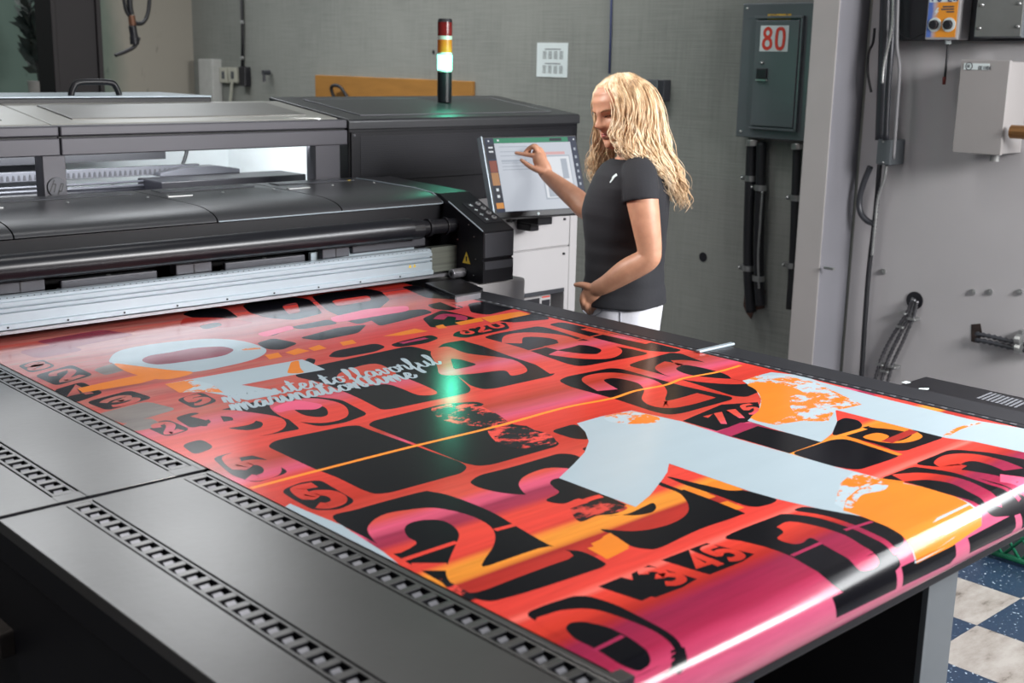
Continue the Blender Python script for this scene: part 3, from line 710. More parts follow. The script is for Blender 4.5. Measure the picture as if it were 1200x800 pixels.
# ---- brackets and plates between tube and rail
for (xa, xb) in ((1.21, 1.35), (1.755, 1.878), (2.29, 2.40)):
    br = MB().box((xa, 3.40, 1.055), (xb, 3.44, 1.088)).build('tube_bracket', M_FACE, prn, bevel=.003)
    MB().box(((xa+xb)/2-.002, 3.3985, 1.056), ((xa+xb)/2+.002, 3.401, 1.087)).build('bracket_seam', M_BLACK, br)
    mb = MB(); 
    for i in range(3): mb.ball((xa+.025+i*.018, 3.40, 1.046), .007, 8)
    mb.build('hose_fitting', M_PLATE, br, smooth=True)
for (xa, xb) in ((1.40, 1.70), (1.93, 2.23)):
    MB().box((xa, 3.412, 1.05), (xb, 3.43, 1.075)).build('wiper_bar', M_FACE, prn, bevel=.004)
    w_ = MB().hexa([(xa-.04, 3.425, .99), (xb+.03, 3.425, .99), (xb+.03, 3.44, .99), (xa-.04, 3.44, .99)], [(xa, 3.425, 1.05), (xb-.01, 3.425, 1.05), (xb-.01, 3.44, 1.05), (xa, 3.44, 1.05)]).build('splash_plate', M_PLATE, prn)
    MB().ball(((xa+xb)/2, 3.423, 1.068), .011, 10).build('plate_bolt', M_GAL, w_, smooth=True)
MB().box((2.42, 3.41, 1.06), (2.74, 3.43, 1.09)).build('wiper_bar', M_FACE, prn, bevel=.004)
MB().box((2.26, 3.425, .99), (2.70, 3.44, 1.075)).build('splash_plate', M_ALU, prn, bevel=.002)
# ---- gantry cover
cv_prof = [(4.02, 1.249), (3.60, 1.243)] + [(3.60-.16*math.sin(t), 1.243-.04*(1-math.cos(t))) for t in [PI/2*i/8 for i in range(1, 9)]] + [(3.45, 1.198), (3.55, 1.2), (4.02, 1.2)]
XS = [.2, 1.287, 1.925, 2.40, 2.845]
for xa, xb in zip(XS, XS[1:]):
    cp = MB().prism([(xa+.0025, y, z) for y, z in cv_prof], (xb-xa-.005, 0, 0)).build('cover_panel', M_COVER, prn, auto=30)
    sm = MB()
    for fx in (.06, .5, .93): sm.ball((xa+(xb-xa)*fx, 3.82, 1.2465), .006, 8)
    sm.box((xa+.02, 3.80, 1.246), (xa+.11, 3.812, 1.2487))
    lab(sm.build('panel_fastener', M_GAL, cp), 'bright fasteners on the cover panel')
    MB().box((xa+.05, 3.92, 1.2465), (xb-.05, 3.99, 1.2515)).build('service_flap', M_DKMET, cp, bevel=.002)
MB().box((.2, 3.452, 1.09), (2.845, 3.52, 1.203)).build('gantry_front', M_PBLACK, prn, bevel=.003)
MB().box((.2, 3.50, 1.0), (2.845, 4.0, 1.2)).build('gantry_body', M_PBLACK, prn)
# ---- end block with the buttons
EB = [(3.22, .937), (3.22, 1.016), (3.228, 1.0185), (3.228, 1.0225), (3.22, 1.025), (3.22, 1.122), (3.412, 1.209), (3.47, 1.236), (3.96, 1.252), (3.96, .937)]
eb_ = MB().prism([(2.85, y, z) for y, z in EB], (.147, 0, 0)).build('end_block', M_PBLACK, prn, bevel=.007, segs=3)
MB().box((2.856, 3.2175, 1.028), (2.991, 3.222, 1.116)).build('front_plate', M_FACE, eb_, bevel=.003)
MB().hexa([(2.858, 3.2185, .985), (2.989, 3.2185, .985), (2.989, 3.222, .985), (2.858, 3.222, .985)], [(2.856, 3.2175, 1.014), (2.991, 3.2175, 1.014), (2.991, 3.222, 1.014), (2.856, 3.222, 1.014)]).build('front_plate', M_FACE, eb_)
tl_ = MB(); tl_.tube([(2.848, 3.222, 1.125), (2.848, 3.412, 1.212)], .0025, 6); tl_.build('edge_trim', M_ALU, eb_)
sdir = Vector((0, .192, .087)).normalized(); snrm = Vector((0, -sdir.z, sdir.y))
def onslope(u, v, lift=.001): return Vector((2.85+u, 3.22, 1.122)) + sdir*v + snrm*lift
cpn = MB(); cpn.prism([onslope(.05, .055, .0), onslope(.14, .055, .0), onslope(.14, .195, .0), onslope(.05, .195, .0)], snrm*.0012)
cpn = cpn.build('control_plate', M_BLACK, eb_)
for i in range(4):
    q = onslope(.115, .082+i*.033, .0012)
    bt = MB().cyl(q, q+snrm*.006, .011, .0095, seg=20).build('button', pm('button_grey', S(150, 152, 154), .4) if i == 0 else bpy.data.materials['button_grey'], cpn, bevel=.0015)
    q2 = q+snrm*.0062; m_ = MB(); m_.cyl(q2, q2+snrm*.0006, .005, seg=12); m_.build('button_symbol', M_DKMET, bt)
    q = onslope(.078, .078+i*.033, .0014); ic = MB()
    for t in (0, PI/2) if i in (2, 1) else (PI/4, -PI/4) if i == 0 else (0, PI/3, 2*PI/3):
        e = (Vector((1, 0, 0))*math.cos(t)+sdir*math.sin(t)); f = snrm.cross(e)
        ic.quad(q-e*.009-f*.0014, q+e*.009-f*.0014, q+e*.009+f*.0014, q-e*.009+f*.0014)
    ic.build('button_icon', M_WHITE, cpn)
# inner face of the end block: warning triangle, stop roller, screws
wt = MB(); c = Vector((2.8488, 3.31, 1.018)); wt.poly([c+Vector((0, .022, -.02)), c+Vector((0, -.022, -.02)), c+Vector((0, 0, .024))], (-1, 0, 0)); wt = wt.build('warning_sticker', M_YEL, eb_)
wb = MB(); wb.poly([c+Vector((-.0006, y, z)) for y, z in ((.003, -.012), (-.003, -.012), (-.004, .006), (.004, .006))], (-1, 0, 0)); wb.build('warning_symbol', M_BLACK, wt)
kn = MB(); kn.cyl((2.85, 3.325, .964), (2.79, 3.325, .964), .017, seg=20); kn.build('stop_roller', M_PLATE, eb_, bevel=.003)
MB().cyl((2.7895, 3.325, .964), (2.7885, 3.325, .964), .008, seg=14).build('roller_bore', M_BLACK, eb_)
ss = MB()
for (y, z) in ((3.30, 1.14), (3.27, 1.10), (3.26, 1.02), (3.27, .96), (3.36, 1.08)): ss.ball((2.849, y, z), .003, 6)
ss.build('block_screw', M_GAL, eb_)
# thin pale seam round the end of the cover
sm = MB(); sm.tube([(2.846, 3.98, 1.2505), (2.846, 3.60, 1.2445), (2.846, 3.50, 1.236), (2.846, 3.442, 1.206)], .0025, 6); sm.build('cover_seam', M_ALU, prn)
sm = MB(); sm.tube([(1.93, 3.441, 1.203), (2.845, 3.441, 1.203)], .0022, 6); sm.build('cover_seam', M_ALU, prn)
st = MB(); st.cyl((2.77, 3.93, 1.2495), (2.77, 3.93, 1.2515), .012, seg=12); st.build('warning_sticker', M_YEL, prn)

# ---- rear: beam, posts, lid and cabinet
for (xa, xb) in ((.2, 1.690), (1.694, 2.856)):
    bm_ = MB().box((xa, 4.05, 1.376), (xb, 4.16, 1.434)).build('beam', M_BEAM, prn, bevel=.004)
    MB().box((xa, 4.052, 1.440), (xb, 4.2, 1.474)).build('beam_cap', M_BEAM, bm_, bevel=.005)
    MB().box((xa, 4.07, 1.43), (xb, 4.16, 1.442)).build('beam_groove', M_PBLACK, bm_)
for (xa, xb) in ((1.628, 1.708), (2.706, 2.822)):
    po = MB().box((xa, 4.055, 1.2), (xb, 4.12, 1.378)).build('post', M_BEAM, prn, bevel=.003)
    if xa < 2:
        c = Vector((1.671, 4.054, 1.272))
        bdg = MB().cyl(c, c+Vector((0, -.004, 0)), .033, seg=36).build('round_badge', M_FACE, po, bevel=.002)
        hp = MB()      # two slanted letters cut from bars, an h and a p
        def bar(x0, z0, x1, z1, w=.0045):
            e = Vector((x1-x0, 0, z1-z0)).normalized(); f = Vector((-e.z, 0, e.x))*w/2; a = c+Vector((x0, -.0048, z0)); b = c+Vector((x1, -.0048, z1)); hp.quad(a-f, b-f, b+f, a+f)
        k = .30
        bar(-.022+k*-.014-.0, -.016, -.022+k*.024+.006, .026); bar(-.012, -.016, -.004, .010); bar(-.014, .011, -.003, .011)
        hp.build('emblem_letter', pm('emblem_dark', S(30, 30, 35), .4), bdg); hp = MB()
        bar(.001, -.026, .014, .012); bar(.013, .011, .022, .011); bar(.014, -.014, .022, .011); bar(.005, -.014, .015, -.014)
        hp.build('emblem_letter', bpy.data.materials['emblem_dark'], bdg)
# top deck of the rear cabinet, left half, with frames
M_LID = sheen('lid_grey', S(158, 157, 152), .33, .2); M_HATCH = sheen('hatch_grey', S(112, 111, 108), .36, .2)
def lidz(y): return 1.475+(y-4.05)*.114          # the top slopes up towards the rear
def sloped(x0, x1, y0, y1, lift, th): return MB().prism([(x0, y0, lidz(y0)+lift), (x0, y1, lidz(y1)+lift), (x0, y1, lidz(y1)+lift-th), (x0, y0, lidz(y0)+lift-th)], (x1-x0, 0, 0))
for (xa, xb) in ((.2, 1.690), (1.694, 2.858)): sloped(xa, xb, 4.12, 4.57, -.006, .03).build('top_deck', M_LID, prn, bevel=.004)
for (xa, xb) in ((.3, 1.56), (1.80, 2.76)): sloped(xa, xb, 4.20, 4.50, -.001, .008).build('top_hatch', M_HATCH, prn, bevel=.003)
# pale lid at the rear with a handle
zl = aty(100, 119.5, 4.575).z; zt_ = aty(100, 112.5, 4.60).z; xl = aty(247, 115, 4.58).x
ld = MB().box((.3, 4.575, 1.47), (xl, 5.02, zt_-.006)).build('rear_lid', M_PBLACK, prn, bevel=.004)
lab(MB().box((.3, 4.572, zt_-.006), (xl, 5.02, zt_)).build('lid_edge', M_ALU, ld, bevel=.002), 'pale aluminium edge of the rear lid')
h0, h1 = aty(83, 112, 4.66), aty(140, 112, 4.66); ht = aty(110, 96.5, 4.66).z
hm = MB(); hm.tube(catmull([Vector((h0.x, 4.66, zt_-.002)), Vector((h0.x+.012, 4.66, zt_+.03)), Vector((h0.x+.04, 4.66, ht)), Vector((h1.x-.04, 4.66, ht)), Vector((h1.x-.012, 4.66, zt_+.03)), Vector((h1.x, 4.66, zt_-.002))], 6), .012, 10)
hm.build('lid_handle', M_PBLACK, ld, smooth=True)
# right half: black cabinet with sloping top and perforated panel
cb_ = MB().prism([(2.866, 4.058, .3), (2.866, 4.058, lidz(4.058)-.03), (2.866, 4.62, lidz(4.62)-.03), (2.866, 4.62, .3)], (1.306, 0, 0)).build('rear_cabinet', M_PBLACK, prn, bevel=.006)
ct = MB().prism([(2.862, 4.05, 1.433), (2.862, 4.05, 1.468), (2.862, 4.058, 1.4755), (2.862, 4.64, lidz(4.64)), (2.862, 4.64, lidz(4.64)-.04)], (1.318, 0, 0)).build('cabinet_lid', M_COVER, cb_, bevel=.005)
sloped(2.98, 4.06, 4.13, 4.55, .003, .006).build('lid_hatch', M_COVER, ct, bevel=.002)
tr = MB(); ins = [(2.98, 4.13), (4.06, 4.13), (4.06, 4.55), (2.98, 4.55)]
for i in range(4):
    a, b = ins[i], ins[(i+1) % 4]; tr.tube([(a[0], a[1], lidz(a[1])+.002), (b[0], b[1], lidz(b[1])+.002)], .0022, 6)
tr.build('hatch_trim', M_PLATE, ct)
def perf():
    m, nt, b = newmat('perforated_steel')
    tc = N(nt, 'ShaderNodeTexCoord'); sp = N(nt, 'ShaderNodeSeparateXYZ'); nt.links.new(tc.outputs['Object'], sp.inputs[0])
    def math_(op, a, b_=None):
        n = N(nt, 'ShaderNodeMath', operation=op)
        for i, v in enumerate((a, b_)):
            if v is None: continue
            if isinstance(v, (int, float)): n.inputs[i].default_value = v
            else: nt.links.new(v, n.inputs[i])
        return n.outputs[0]
    P_ = .0085
    zz = math_('DIVIDE', sp.outputs['Z'], P_*.87); row = math_('FLOOR', zz)
    xx = math_('ADD', math_('DIVIDE', sp.outputs['X'], P_), math_('MULTIPLY', math_('MODULO', row, 2), .5))
    fx = math_('SUBTRACT', math_('FRACT', xx), .5); fz = math_('SUBTRACT', math_('FRACT', zz), .5)
    d = math_('SQRT', math_('ADD', math_('MULTIPLY', fx, fx), math_('MULTIPLY', fz, fz)))
    r = ramp(nt, [(.30, S(8, 8, 10)), (.36, S(38, 38, 44))], d); nt.links.new(r.outputs[0], b.inputs['Base Color'])
    b.inputs['Roughness'].default_value = .4; b.inputs['Metallic'].default_value = .3
    return m
fp = MB().box((2.872, 4.047, 1.225), (4.15, 4.058, 1.425)).build('vent_surround', M_PBLACK, cb_, bevel=.003)
MB().box((2.915, 4.0455, 1.250), (4.12, 4.0475, 1.408)).build('vent_panel', perf(), fp)
for (x, z) in ((2.885, 1.412), (2.885, 1.238)): MB().ball((x, 4.046, z), .006, 8).build('vent_screw', M_PLATE, fp)

# ---- open bay seen under the beam
MB().box((2.852, 4.17, 1.1), (2.865, 4.98, 1.46)).build('bay_side_panel', pm('white_bay_side', S(222, 228, 230), .5, var=.02), prn)
MB().box((.2, 4.90, 1.0), (2.06, 4.92, 1.46)).build('bay_back_panel', M_DKMET, prn)
MB().box((2.06, 4.98, 1.0), (2.86, 5.0, 1.46)).build('bay_back_panel', pm('white_bay_panel', S(222, 228, 230), .5, var=.02), prn)
for (xa, xb, n_) in ((.2, 2.02, 1),):
    ml = MB().box((xa, 4.58, 1.303), (xb+.32, 4.62, 1.40)).build('bay_shutter', M_PBLACK, prn)
rk = MB().box((.2, 4.60, 1.238), (2.50, 4.63, 1.275)).build('gear_rack', M_FACE, prn, bevel=.002)
tm = MB(); x = .3
while x < 2.48:
    tm.hexa([(x, 4.598, 1.243), (x+.012, 4.598, 1.243), (x+.012, 4.602, 1.243), (x, 4.602, 1.243)], [(x+.003, 4.598, 1.263), (x+.009, 4.598, 1.263), (x+.009, 4.602, 1.263), (x+.003, 4.602, 1.263)]); x += .021
tm.build('rack_teeth', M_BLACK, rk)
for (z, r, m_) in ((1.228, .005, M_FACE), (1.212, .006, M_FACE), (1.195, .012, M_PBLACK)):
    MB().cyl((.2, 4.5, z), (2.70, 4.5, z), r, seg=14).build('guide_rod', m_, prn, smooth=True)
tr = MB(); tp = [(2.30, 1.25), (2.42, 1.268), (2.56, 1.268), (2.66, 1.252), (2.66, 1.235), (2.30, 1.235)]
tr.prism([(x, 4.55, z) for x, z in tp], (0, .08, 0)); tr.build('chain_tray', M_FACE, prn, bevel=.003)
MB().box((2.2, 4.35, 1.19), (2.95, 4.55, 1.236)).build('bay_sill', M_PBLACK, prn, bevel=.004)
hs = MB(); hs.tube(catmull([(2.49, 4.7, 1.42), (2.50, 4.7, 1.33), (2.47, 4.7, 1.25)], 6), .008, 8); hs.build('hose', M_CABLE, prn, smooth=True)

# ================================================================ signal light on the rear cabinet
sx, sy = 3.7, 4.42; sz = lidz(sy)+.005
q = aty(521, 100, sy); sx = q.x
def sgz(y): return aty(521, y, sy).z
sg = thing('signal_light', 'stacked signal light with red, amber and glowing green lenses on the rear cabinet', 'signal light', (sx, sy, sz))
R_ = .034
MB().cyl((sx, sy, sz), (sx, sy, sgz(84)), R_*.98, seg=28).build('base', M_TUBE, sg, auto=40)
def lens(name, y0, y1, col, e):
    m = pm(name+'_plastic', col, .15, spec=.6, var=.15, scale=40, emit=col if e else None, estr=e, coat=.5)
    return MB().cyl((sx, sy, sgz(y1)), (sx, sy, sgz(y0)), R_, seg=28).build(name, m, sg, auto=40)
lens('green_lens', 64, 82, S(120, 255, 215), 5.0); lens('amber_lens', 46.5, 61.5, S(196, 104, 34), 0); lens('red_lens', 26, 42, S(120, 26, 26), 0)
M_RING = pm('clear_ring', S(196, 196, 190), .3)
for (a, b) in ((42, 46.5), (61.5, 64), (82, 84.5)): MB().cyl((sx, sy, sgz(b)), (sx, sy, sgz(a)), R_*.98, seg=28).build('ring', M_RING, sg, auto=40)
MB().cyl((sx, sy, sgz(26)), (sx, sy, sgz(22)), R_, R_*.9, seg=28).build('cap', M_BLACK, sg, auto=40)
gl = bpy.data.lights.new('green_lamp', 'POINT'); gl.energy = 1.6; gl.color = (.1, 1, .62); gl.shadow_soft_size = .03
go = bpy.data.objects.new('green_lamp', gl); COL.objects.link(go); go.location = (sx-.02, sy-.10, sgz(73)); put(go, sg)

# ================================================================ white control cabinet and the touch screen
cc = thing('control_cabinet', 'white steel control cabinet standing under the touch screen', 'cabinet', (3.55, 3.8, 0))
c0 = aty(598, 258, 3.6); c1 = aty(668, 252, 3.6); c2 = aty(677, 252, 3.6)
YF = 3.6; XL, XM, XR = 3.085, c1.x, c2.x
zs = aty(640, 291, YF).z; zo = aty(640, 340, YF).z
ox0, ox1 = aty(607, 350, YF).x, aty(661, 340, YF).x
bod = MB(); bod.box((XL, YF+.012, .02), (ox0, 4.03, 1.12)); bod.box((ox1, YF+.012, .02), (XR, 4.03, 1.12)); bod.box((ox0, YF+.012, zo), (ox1, 4.03, 1.12)); bod.box((ox0, YF+.25, .02), (ox1, 4.03, zo)); bod.box((ox0, YF+.012, .02), (ox1, YF+.25, .35))
bod.build('body', M_LGREY, cc)
MB().box((XL, YF, zs+.003), (XM, YF+.012, 1.115)).build('door', M_LGREY, cc, bevel=.003)
dm = MB(); dm.box((XL, YF, zo), (XM, YF+.012, zs-.003)); dm.box((XL, YF, .05), (ox0, YF+.012, zo)); dm.box((ox1, YF, .05), (XM, YF+.012, zo))
dm.build('door', M_LGREY, cc)
MB().box((XM+.003, YF, .03), (XR, YF+.012, 1.115)).build('corner_strip', M_LGREY, cc, bevel=.003)
fr = MB(); fr.box((ox0, YF-.001, zo-.018), (ox1, YF+.24, zo)); fr.box((ox0, YF-.001, .4), (ox0+.012, YF+.24, zo)); fr.build('niche_frame', M_DKMET, cc)
for x0_, x1_ in ((612, 633), (633.5, 645)):
    a = aty(x0_, 346, YF+.03); b = aty(x1_, 366, YF+.03)
    bx = MB().box((a.x, YF+.03, b.z-.1), (b.x, YF+.16, a.z)).build('breaker_box', M_LGREY, cc, bevel=.004)
    MB().box((a.x+.008, YF+.027, a.z-.05), (b.x-.008, YF+.031, a.z-.022)).build('dark_label', M_BLACK, bx)
    MB().box((a.x+.008, YF+.028, a.z-.012), (b.x-.008, YF+.031, a.z-.006)).build('red_stripe', M_RED, bx)
for (x, y) in ((661, 256.5), (660, 297)):
    q = aty(x, y, YF); MB().cyl(q, q+Vector((0, -.008, 0)), .005, seg=10).build('door_lock', M_BLACK, cc)

th, ph = math.radians(-10), math.radians(20)
SA = Vector((math.cos(th), math.sin(th), 0)); SNH = Vector((-math.sin(th), math.cos(th), 0))
SU = Vector((0, 0, math.cos(ph))) + SNH*math.sin(ph); SNRM = SU.cross(SA)*1.0
SN = SA.cross(SU)            # points away from the viewer (to +Y)
if SN.y > 0: SN = -SN        # make it face the viewer
SB = Vector((3.3396, 3.42, 1.1232)); SWD, SHT = .4472, .3253
def scr(u, v, l=0): return SB + SA*((u-.5)*SWD) + SU*(v*SHT) + SN*l
def scr_hit(x, y):
    d = ray(x, y); t = (SB-ORI).dot(SN)/d.dot(SN); return ORI+d*t
mon = thing('touch_screen', 'large tilted touch screen with grey page on its dark frame, which the woman taps', 'monitor', tuple(SB-SN*.03-Vector((0, 0, .1))))
MB().hexa([scr(0, 0, -.03), scr(1, 0, -.03), scr(1, 1, -.03), scr(0, 1, -.03)], [scr(0, 0), scr(1, 0), scr(1, 1), scr(0, 1)]).build('casing', M_PBLACK, mon, bevel=.004)
sd = MB(); sd.hexa([scr(-.004, 0, -.03), scr(.006, 0, -.03), scr(.006, 1, -.03), scr(-.004, 1, -.03)], [scr(-.004, 0, .001), scr(.006, 0, .001), scr(.006, 1, .001), scr(-.004, 1, .001)])
lab(sd.build('side_trim', M_ALU, mon), 'pale metal strip on the left edge')
def smat(name, c, s=1): return pm(name, tuple(v*.08 for v in c[:3])+(1,), .45, emit=c, estr=s, var=0, spec=.2)
E_ = .80
M_PG = smat('screen_page', S(196, 202, 212), E_); M_NV = smat('screen_navy', S(44, 52, 74), E_); M_GN = smat('screen_green', S(44, 132, 98), E_)
M_RB = smat('screen_rust', S(140, 74, 58), E_); M_TN = smat('screen_tan', S(178, 128, 82), E_); M_OR = smat('screen_orange', S(216, 146, 66), E_); M_GY = smat('screen_grey', S(168, 176, 188), E_); M_PK = smat('screen_pink', S(214, 168, 168), E_); M_DK = smat('screen_dark', S(38, 42, 54), E_); M_LT = smat('screen_light', S(222, 226, 232), E_)
scn = MB().quad(scr(.03, .075, .0008), scr(.985, .075, .0008), scr(.985, .975, .0008), scr(.03, .975, .0008)).build('display', M_NV, mon)
lay = {}
def R2(mat, u0, v0, u1, v1, l=.0014): lay[len(lay)] = (mat, MB().quad(scr(u0, v0, l), scr(u1, v0, l), scr(u1, v1, l), scr(u0, v1, l)))
R2(M_PG, .115, .08, .92, .91); R2(M_GN, .115, .912, .90, .972)
R2(M_DK, .035, .72, .11, .905); R2(M_RB, .035, .56, .11, .70); R2(M_TN, .035, .40, .11, .555); R2(M_DK, .035, .20, .11, .395); R2(M_OR, .035, .12, .11, .19)
R2(M_DK, .70, .925, .83, .96, .0018)
for v in (.86, .80, .75, .66, .62, .58): R2(M_GY, .16, v, .45, v+.010, .0018)
R2(M_GY, .16, .68, .42, .705, .0018)
R2(M_PK, .62, .755, .84, .79, .0018); R2(M_GY, .56, .20, .885, .745, .0018); R2(M_LT, .575, .22, .875, .73, .0022)
R2(M_GY, .78, .45, .845, .70, .0026); R2(M_GY, .60, .23, .74, .45, .0026); R2(M_GY, .76, .14, .90, .18, .0018)
for v in (.80, .70, .60, .52, .44, .36): R2(M_GY, .945, v, .965, v+.035, .0018)
for v in (.85, .80): R2(M_LT, .05, v, .095, v+.02, .0018)
for v in (.33, .25): R2(M_LT, .06, v, .085, v+.035, .0018)
R2(M_LT, .15, .935, .17, .955, .0018); R2(M_LT, .055, .93, .07, .95, .0018); R2(M_LT, .955, .93, .97, .95, .0018)
for (k_, (mt, mb)) in lay.items(): mb.build('screen_graphic', mt, scn)
q = scr(.45, .035, .001); MB().cyl(q, q+SN*.001, .006, seg=16).build('logo_dot', M_WHITE, mon)
mt = MB(); b0 = SB-SN*.02; mt.box((SB.x+.02, SB.y+.05, SB.z-.045), (SB.x+.10, YF, SB.z+.01)); mt.box((SB.x+.025, SB.y+.10, SB.z-.075), (SB.x+.075, YF, SB.z-.045)); mt.box((SB.x+.10, SB.y+.08, SB.z-.035), (SB.x+.113, YF, SB.z+.0)); mt.build('mount', M_PBLACK, mon, bevel=.004)
cbm = MB()
for dx in (-.13, -.10): cbm.ball((SB.x+dx, SB.y+.06, SB.z-.012), .012, 8)
cbm.tube(catmull([(SB.x-.13, SB.y+.06, SB.z-.01), (SB.x-.115, SB.y+.06, SB.z-.02), (SB.x-.09, SB.y+.1, SB.z-.01)], 4), .005, 6); cbm.build('connector', M_BLACK, mon, smooth=True)
# ================================================================ the printed banner
BZ0, BR, BYC = .9315, .0535, 1.0        # height of the flat sheet, roll radius, where the sheet leaves the flat
BX0, BX1, S_TOP = 1.112, 2.648, 3.72
S_END = BYC - PI*BR - .20
def sheet(x, y):
    """photo point -> (X, s) on the sheet (s runs along the length; below BYC it goes round the roller)"""
    p = atz(x, y, BZ0)
    if p.y >= BYC: return Vector((p.x, p.y))
    d = ray(x, y); zc = BZ0-BR
    oy, oz = -BYC, EYE-zc
    a = d.y*d.y+d.z*d.z; b = 2*(oy*d.y+oz*d.z); c = oy*oy+oz*oz-BR*BR; D = b*b-4*a*c
    t = (-b-math.sqrt(max(D, 0)))/(2*a) if D > 0 else -b/(2*a)
    q = ORI+d*t; ang = math.atan2(BYC-q.y, q.z-zc)
    return Vector((q.x, BYC-BR*ang))
def unroll(X, s, h):
    if s >= BYC: return Vector((X, s, BZ0+h))
    th = (BYC-s)/BR
    if th <= PI: return Vector((X, BYC-(BR+h)*math.sin(th), BZ0-BR+(BR+h)*math.cos(th)))
    return Vector((X, BYC+(th-PI)*BR, BZ0-2*BR-h))
# ---- printed inks
def uvnode(nt):
    u = N(nt, 'ShaderNodeUVMap'); u.uv_map = 'sheet'; return u.outputs[0]
def uvnoise(nt, sx, sy, detail=4, rough=.6, off=0):
    mp = N(nt, 'ShaderNodeMapping'); mp.inputs['Scale'].default_value = (sx, sy, 1); mp.inputs['Location'].default_value = (off, off*.7, 0)
    nt.links.new(uvnode(nt), mp.inputs[0]); n = N(nt, 'ShaderNodeTexNoise'); n.inputs['Scale'].default_value = 1; n.inputs['Detail'].default_value = detail; n.inputs['Roughness'].default_value = rough
    nt.links.new(mp.outputs[0], n.inputs['Vector']); return n.outputs['Fac']
GLOSS = .16
def inkbase(name):
    m, nt, b = newmat(name); b.inputs['Roughness'].default_value = GLOSS; b.inputs['Specular IOR Level'].default_value = .16; return m, nt, b
BANDS = [((420, 347), (224, 66, 56)), ((200, 372), (222, 66, 56)), ((150, 384), (128, 58, 66)), ((130, 397), (150, 72, 70)), ((100, 412), (192, 86, 76)), ((100, 424), (196, 88, 84)),
         ((520, 362), (200, 70, 78)), ((600, 382), (226, 70, 60)), ((620, 392), (212, 72, 56)), ((606, 412), (196, 72, 52)), ((600, 421), (216, 92, 116)), ((604, 432), (228, 72, 60)),
         ((640, 447), (228, 72, 60)), ((640, 461), (184, 62, 46)), ((640, 470), (206, 84, 96)), ((640, 476), (226, 90, 124)), ((640, 484), (230, 70, 58)), ((640, 500), (214, 62, 50)), ((640, 520), (196, 56, 42)),
         ((560, 575), (222, 84, 70)), ((575, 580), (228, 92, 124)), ((575, 587), (214, 84, 116)), ((575, 590), (160, 52, 82)), ((580, 600), (166, 50, 76)), ((585, 606), (232, 74, 60)), ((600, 618), (232, 72, 60)), ((615, 628), (228, 70, 58)),
         ((620, 634), (242, 152, 56)), ((620, 650), (240, 148, 54)), ((622, 654), (172, 46, 42)), ((624, 662), (186, 52, 44)), ((626, 666), (228, 72, 60))]
BANDS2 = [((700, 662), (226, 68, 58)), ((705, 678), (230, 72, 62)), ((715, 684), (255, 120, 108)), ((718, 688), (232, 70, 58)), ((730, 700), (214, 62, 46)), ((790, 695), (176, 44, 40)), ((800, 704), (150, 38, 72)), ((850, 720), (168, 42, 76)), ((870, 742), (196, 72, 108)), ((900, 752), (206, 96, 130)), ((905, 765), (214, 110, 140))]
def band_ramp(nt, fac, lo, hi, pts):
    st = []
    for (p, c) in pts:
        s = sheet(*p).y; st.append((min(1, max(0, (s-lo)/(hi-lo))), S(*c)))
    return ramp(nt, st[:31], fac)
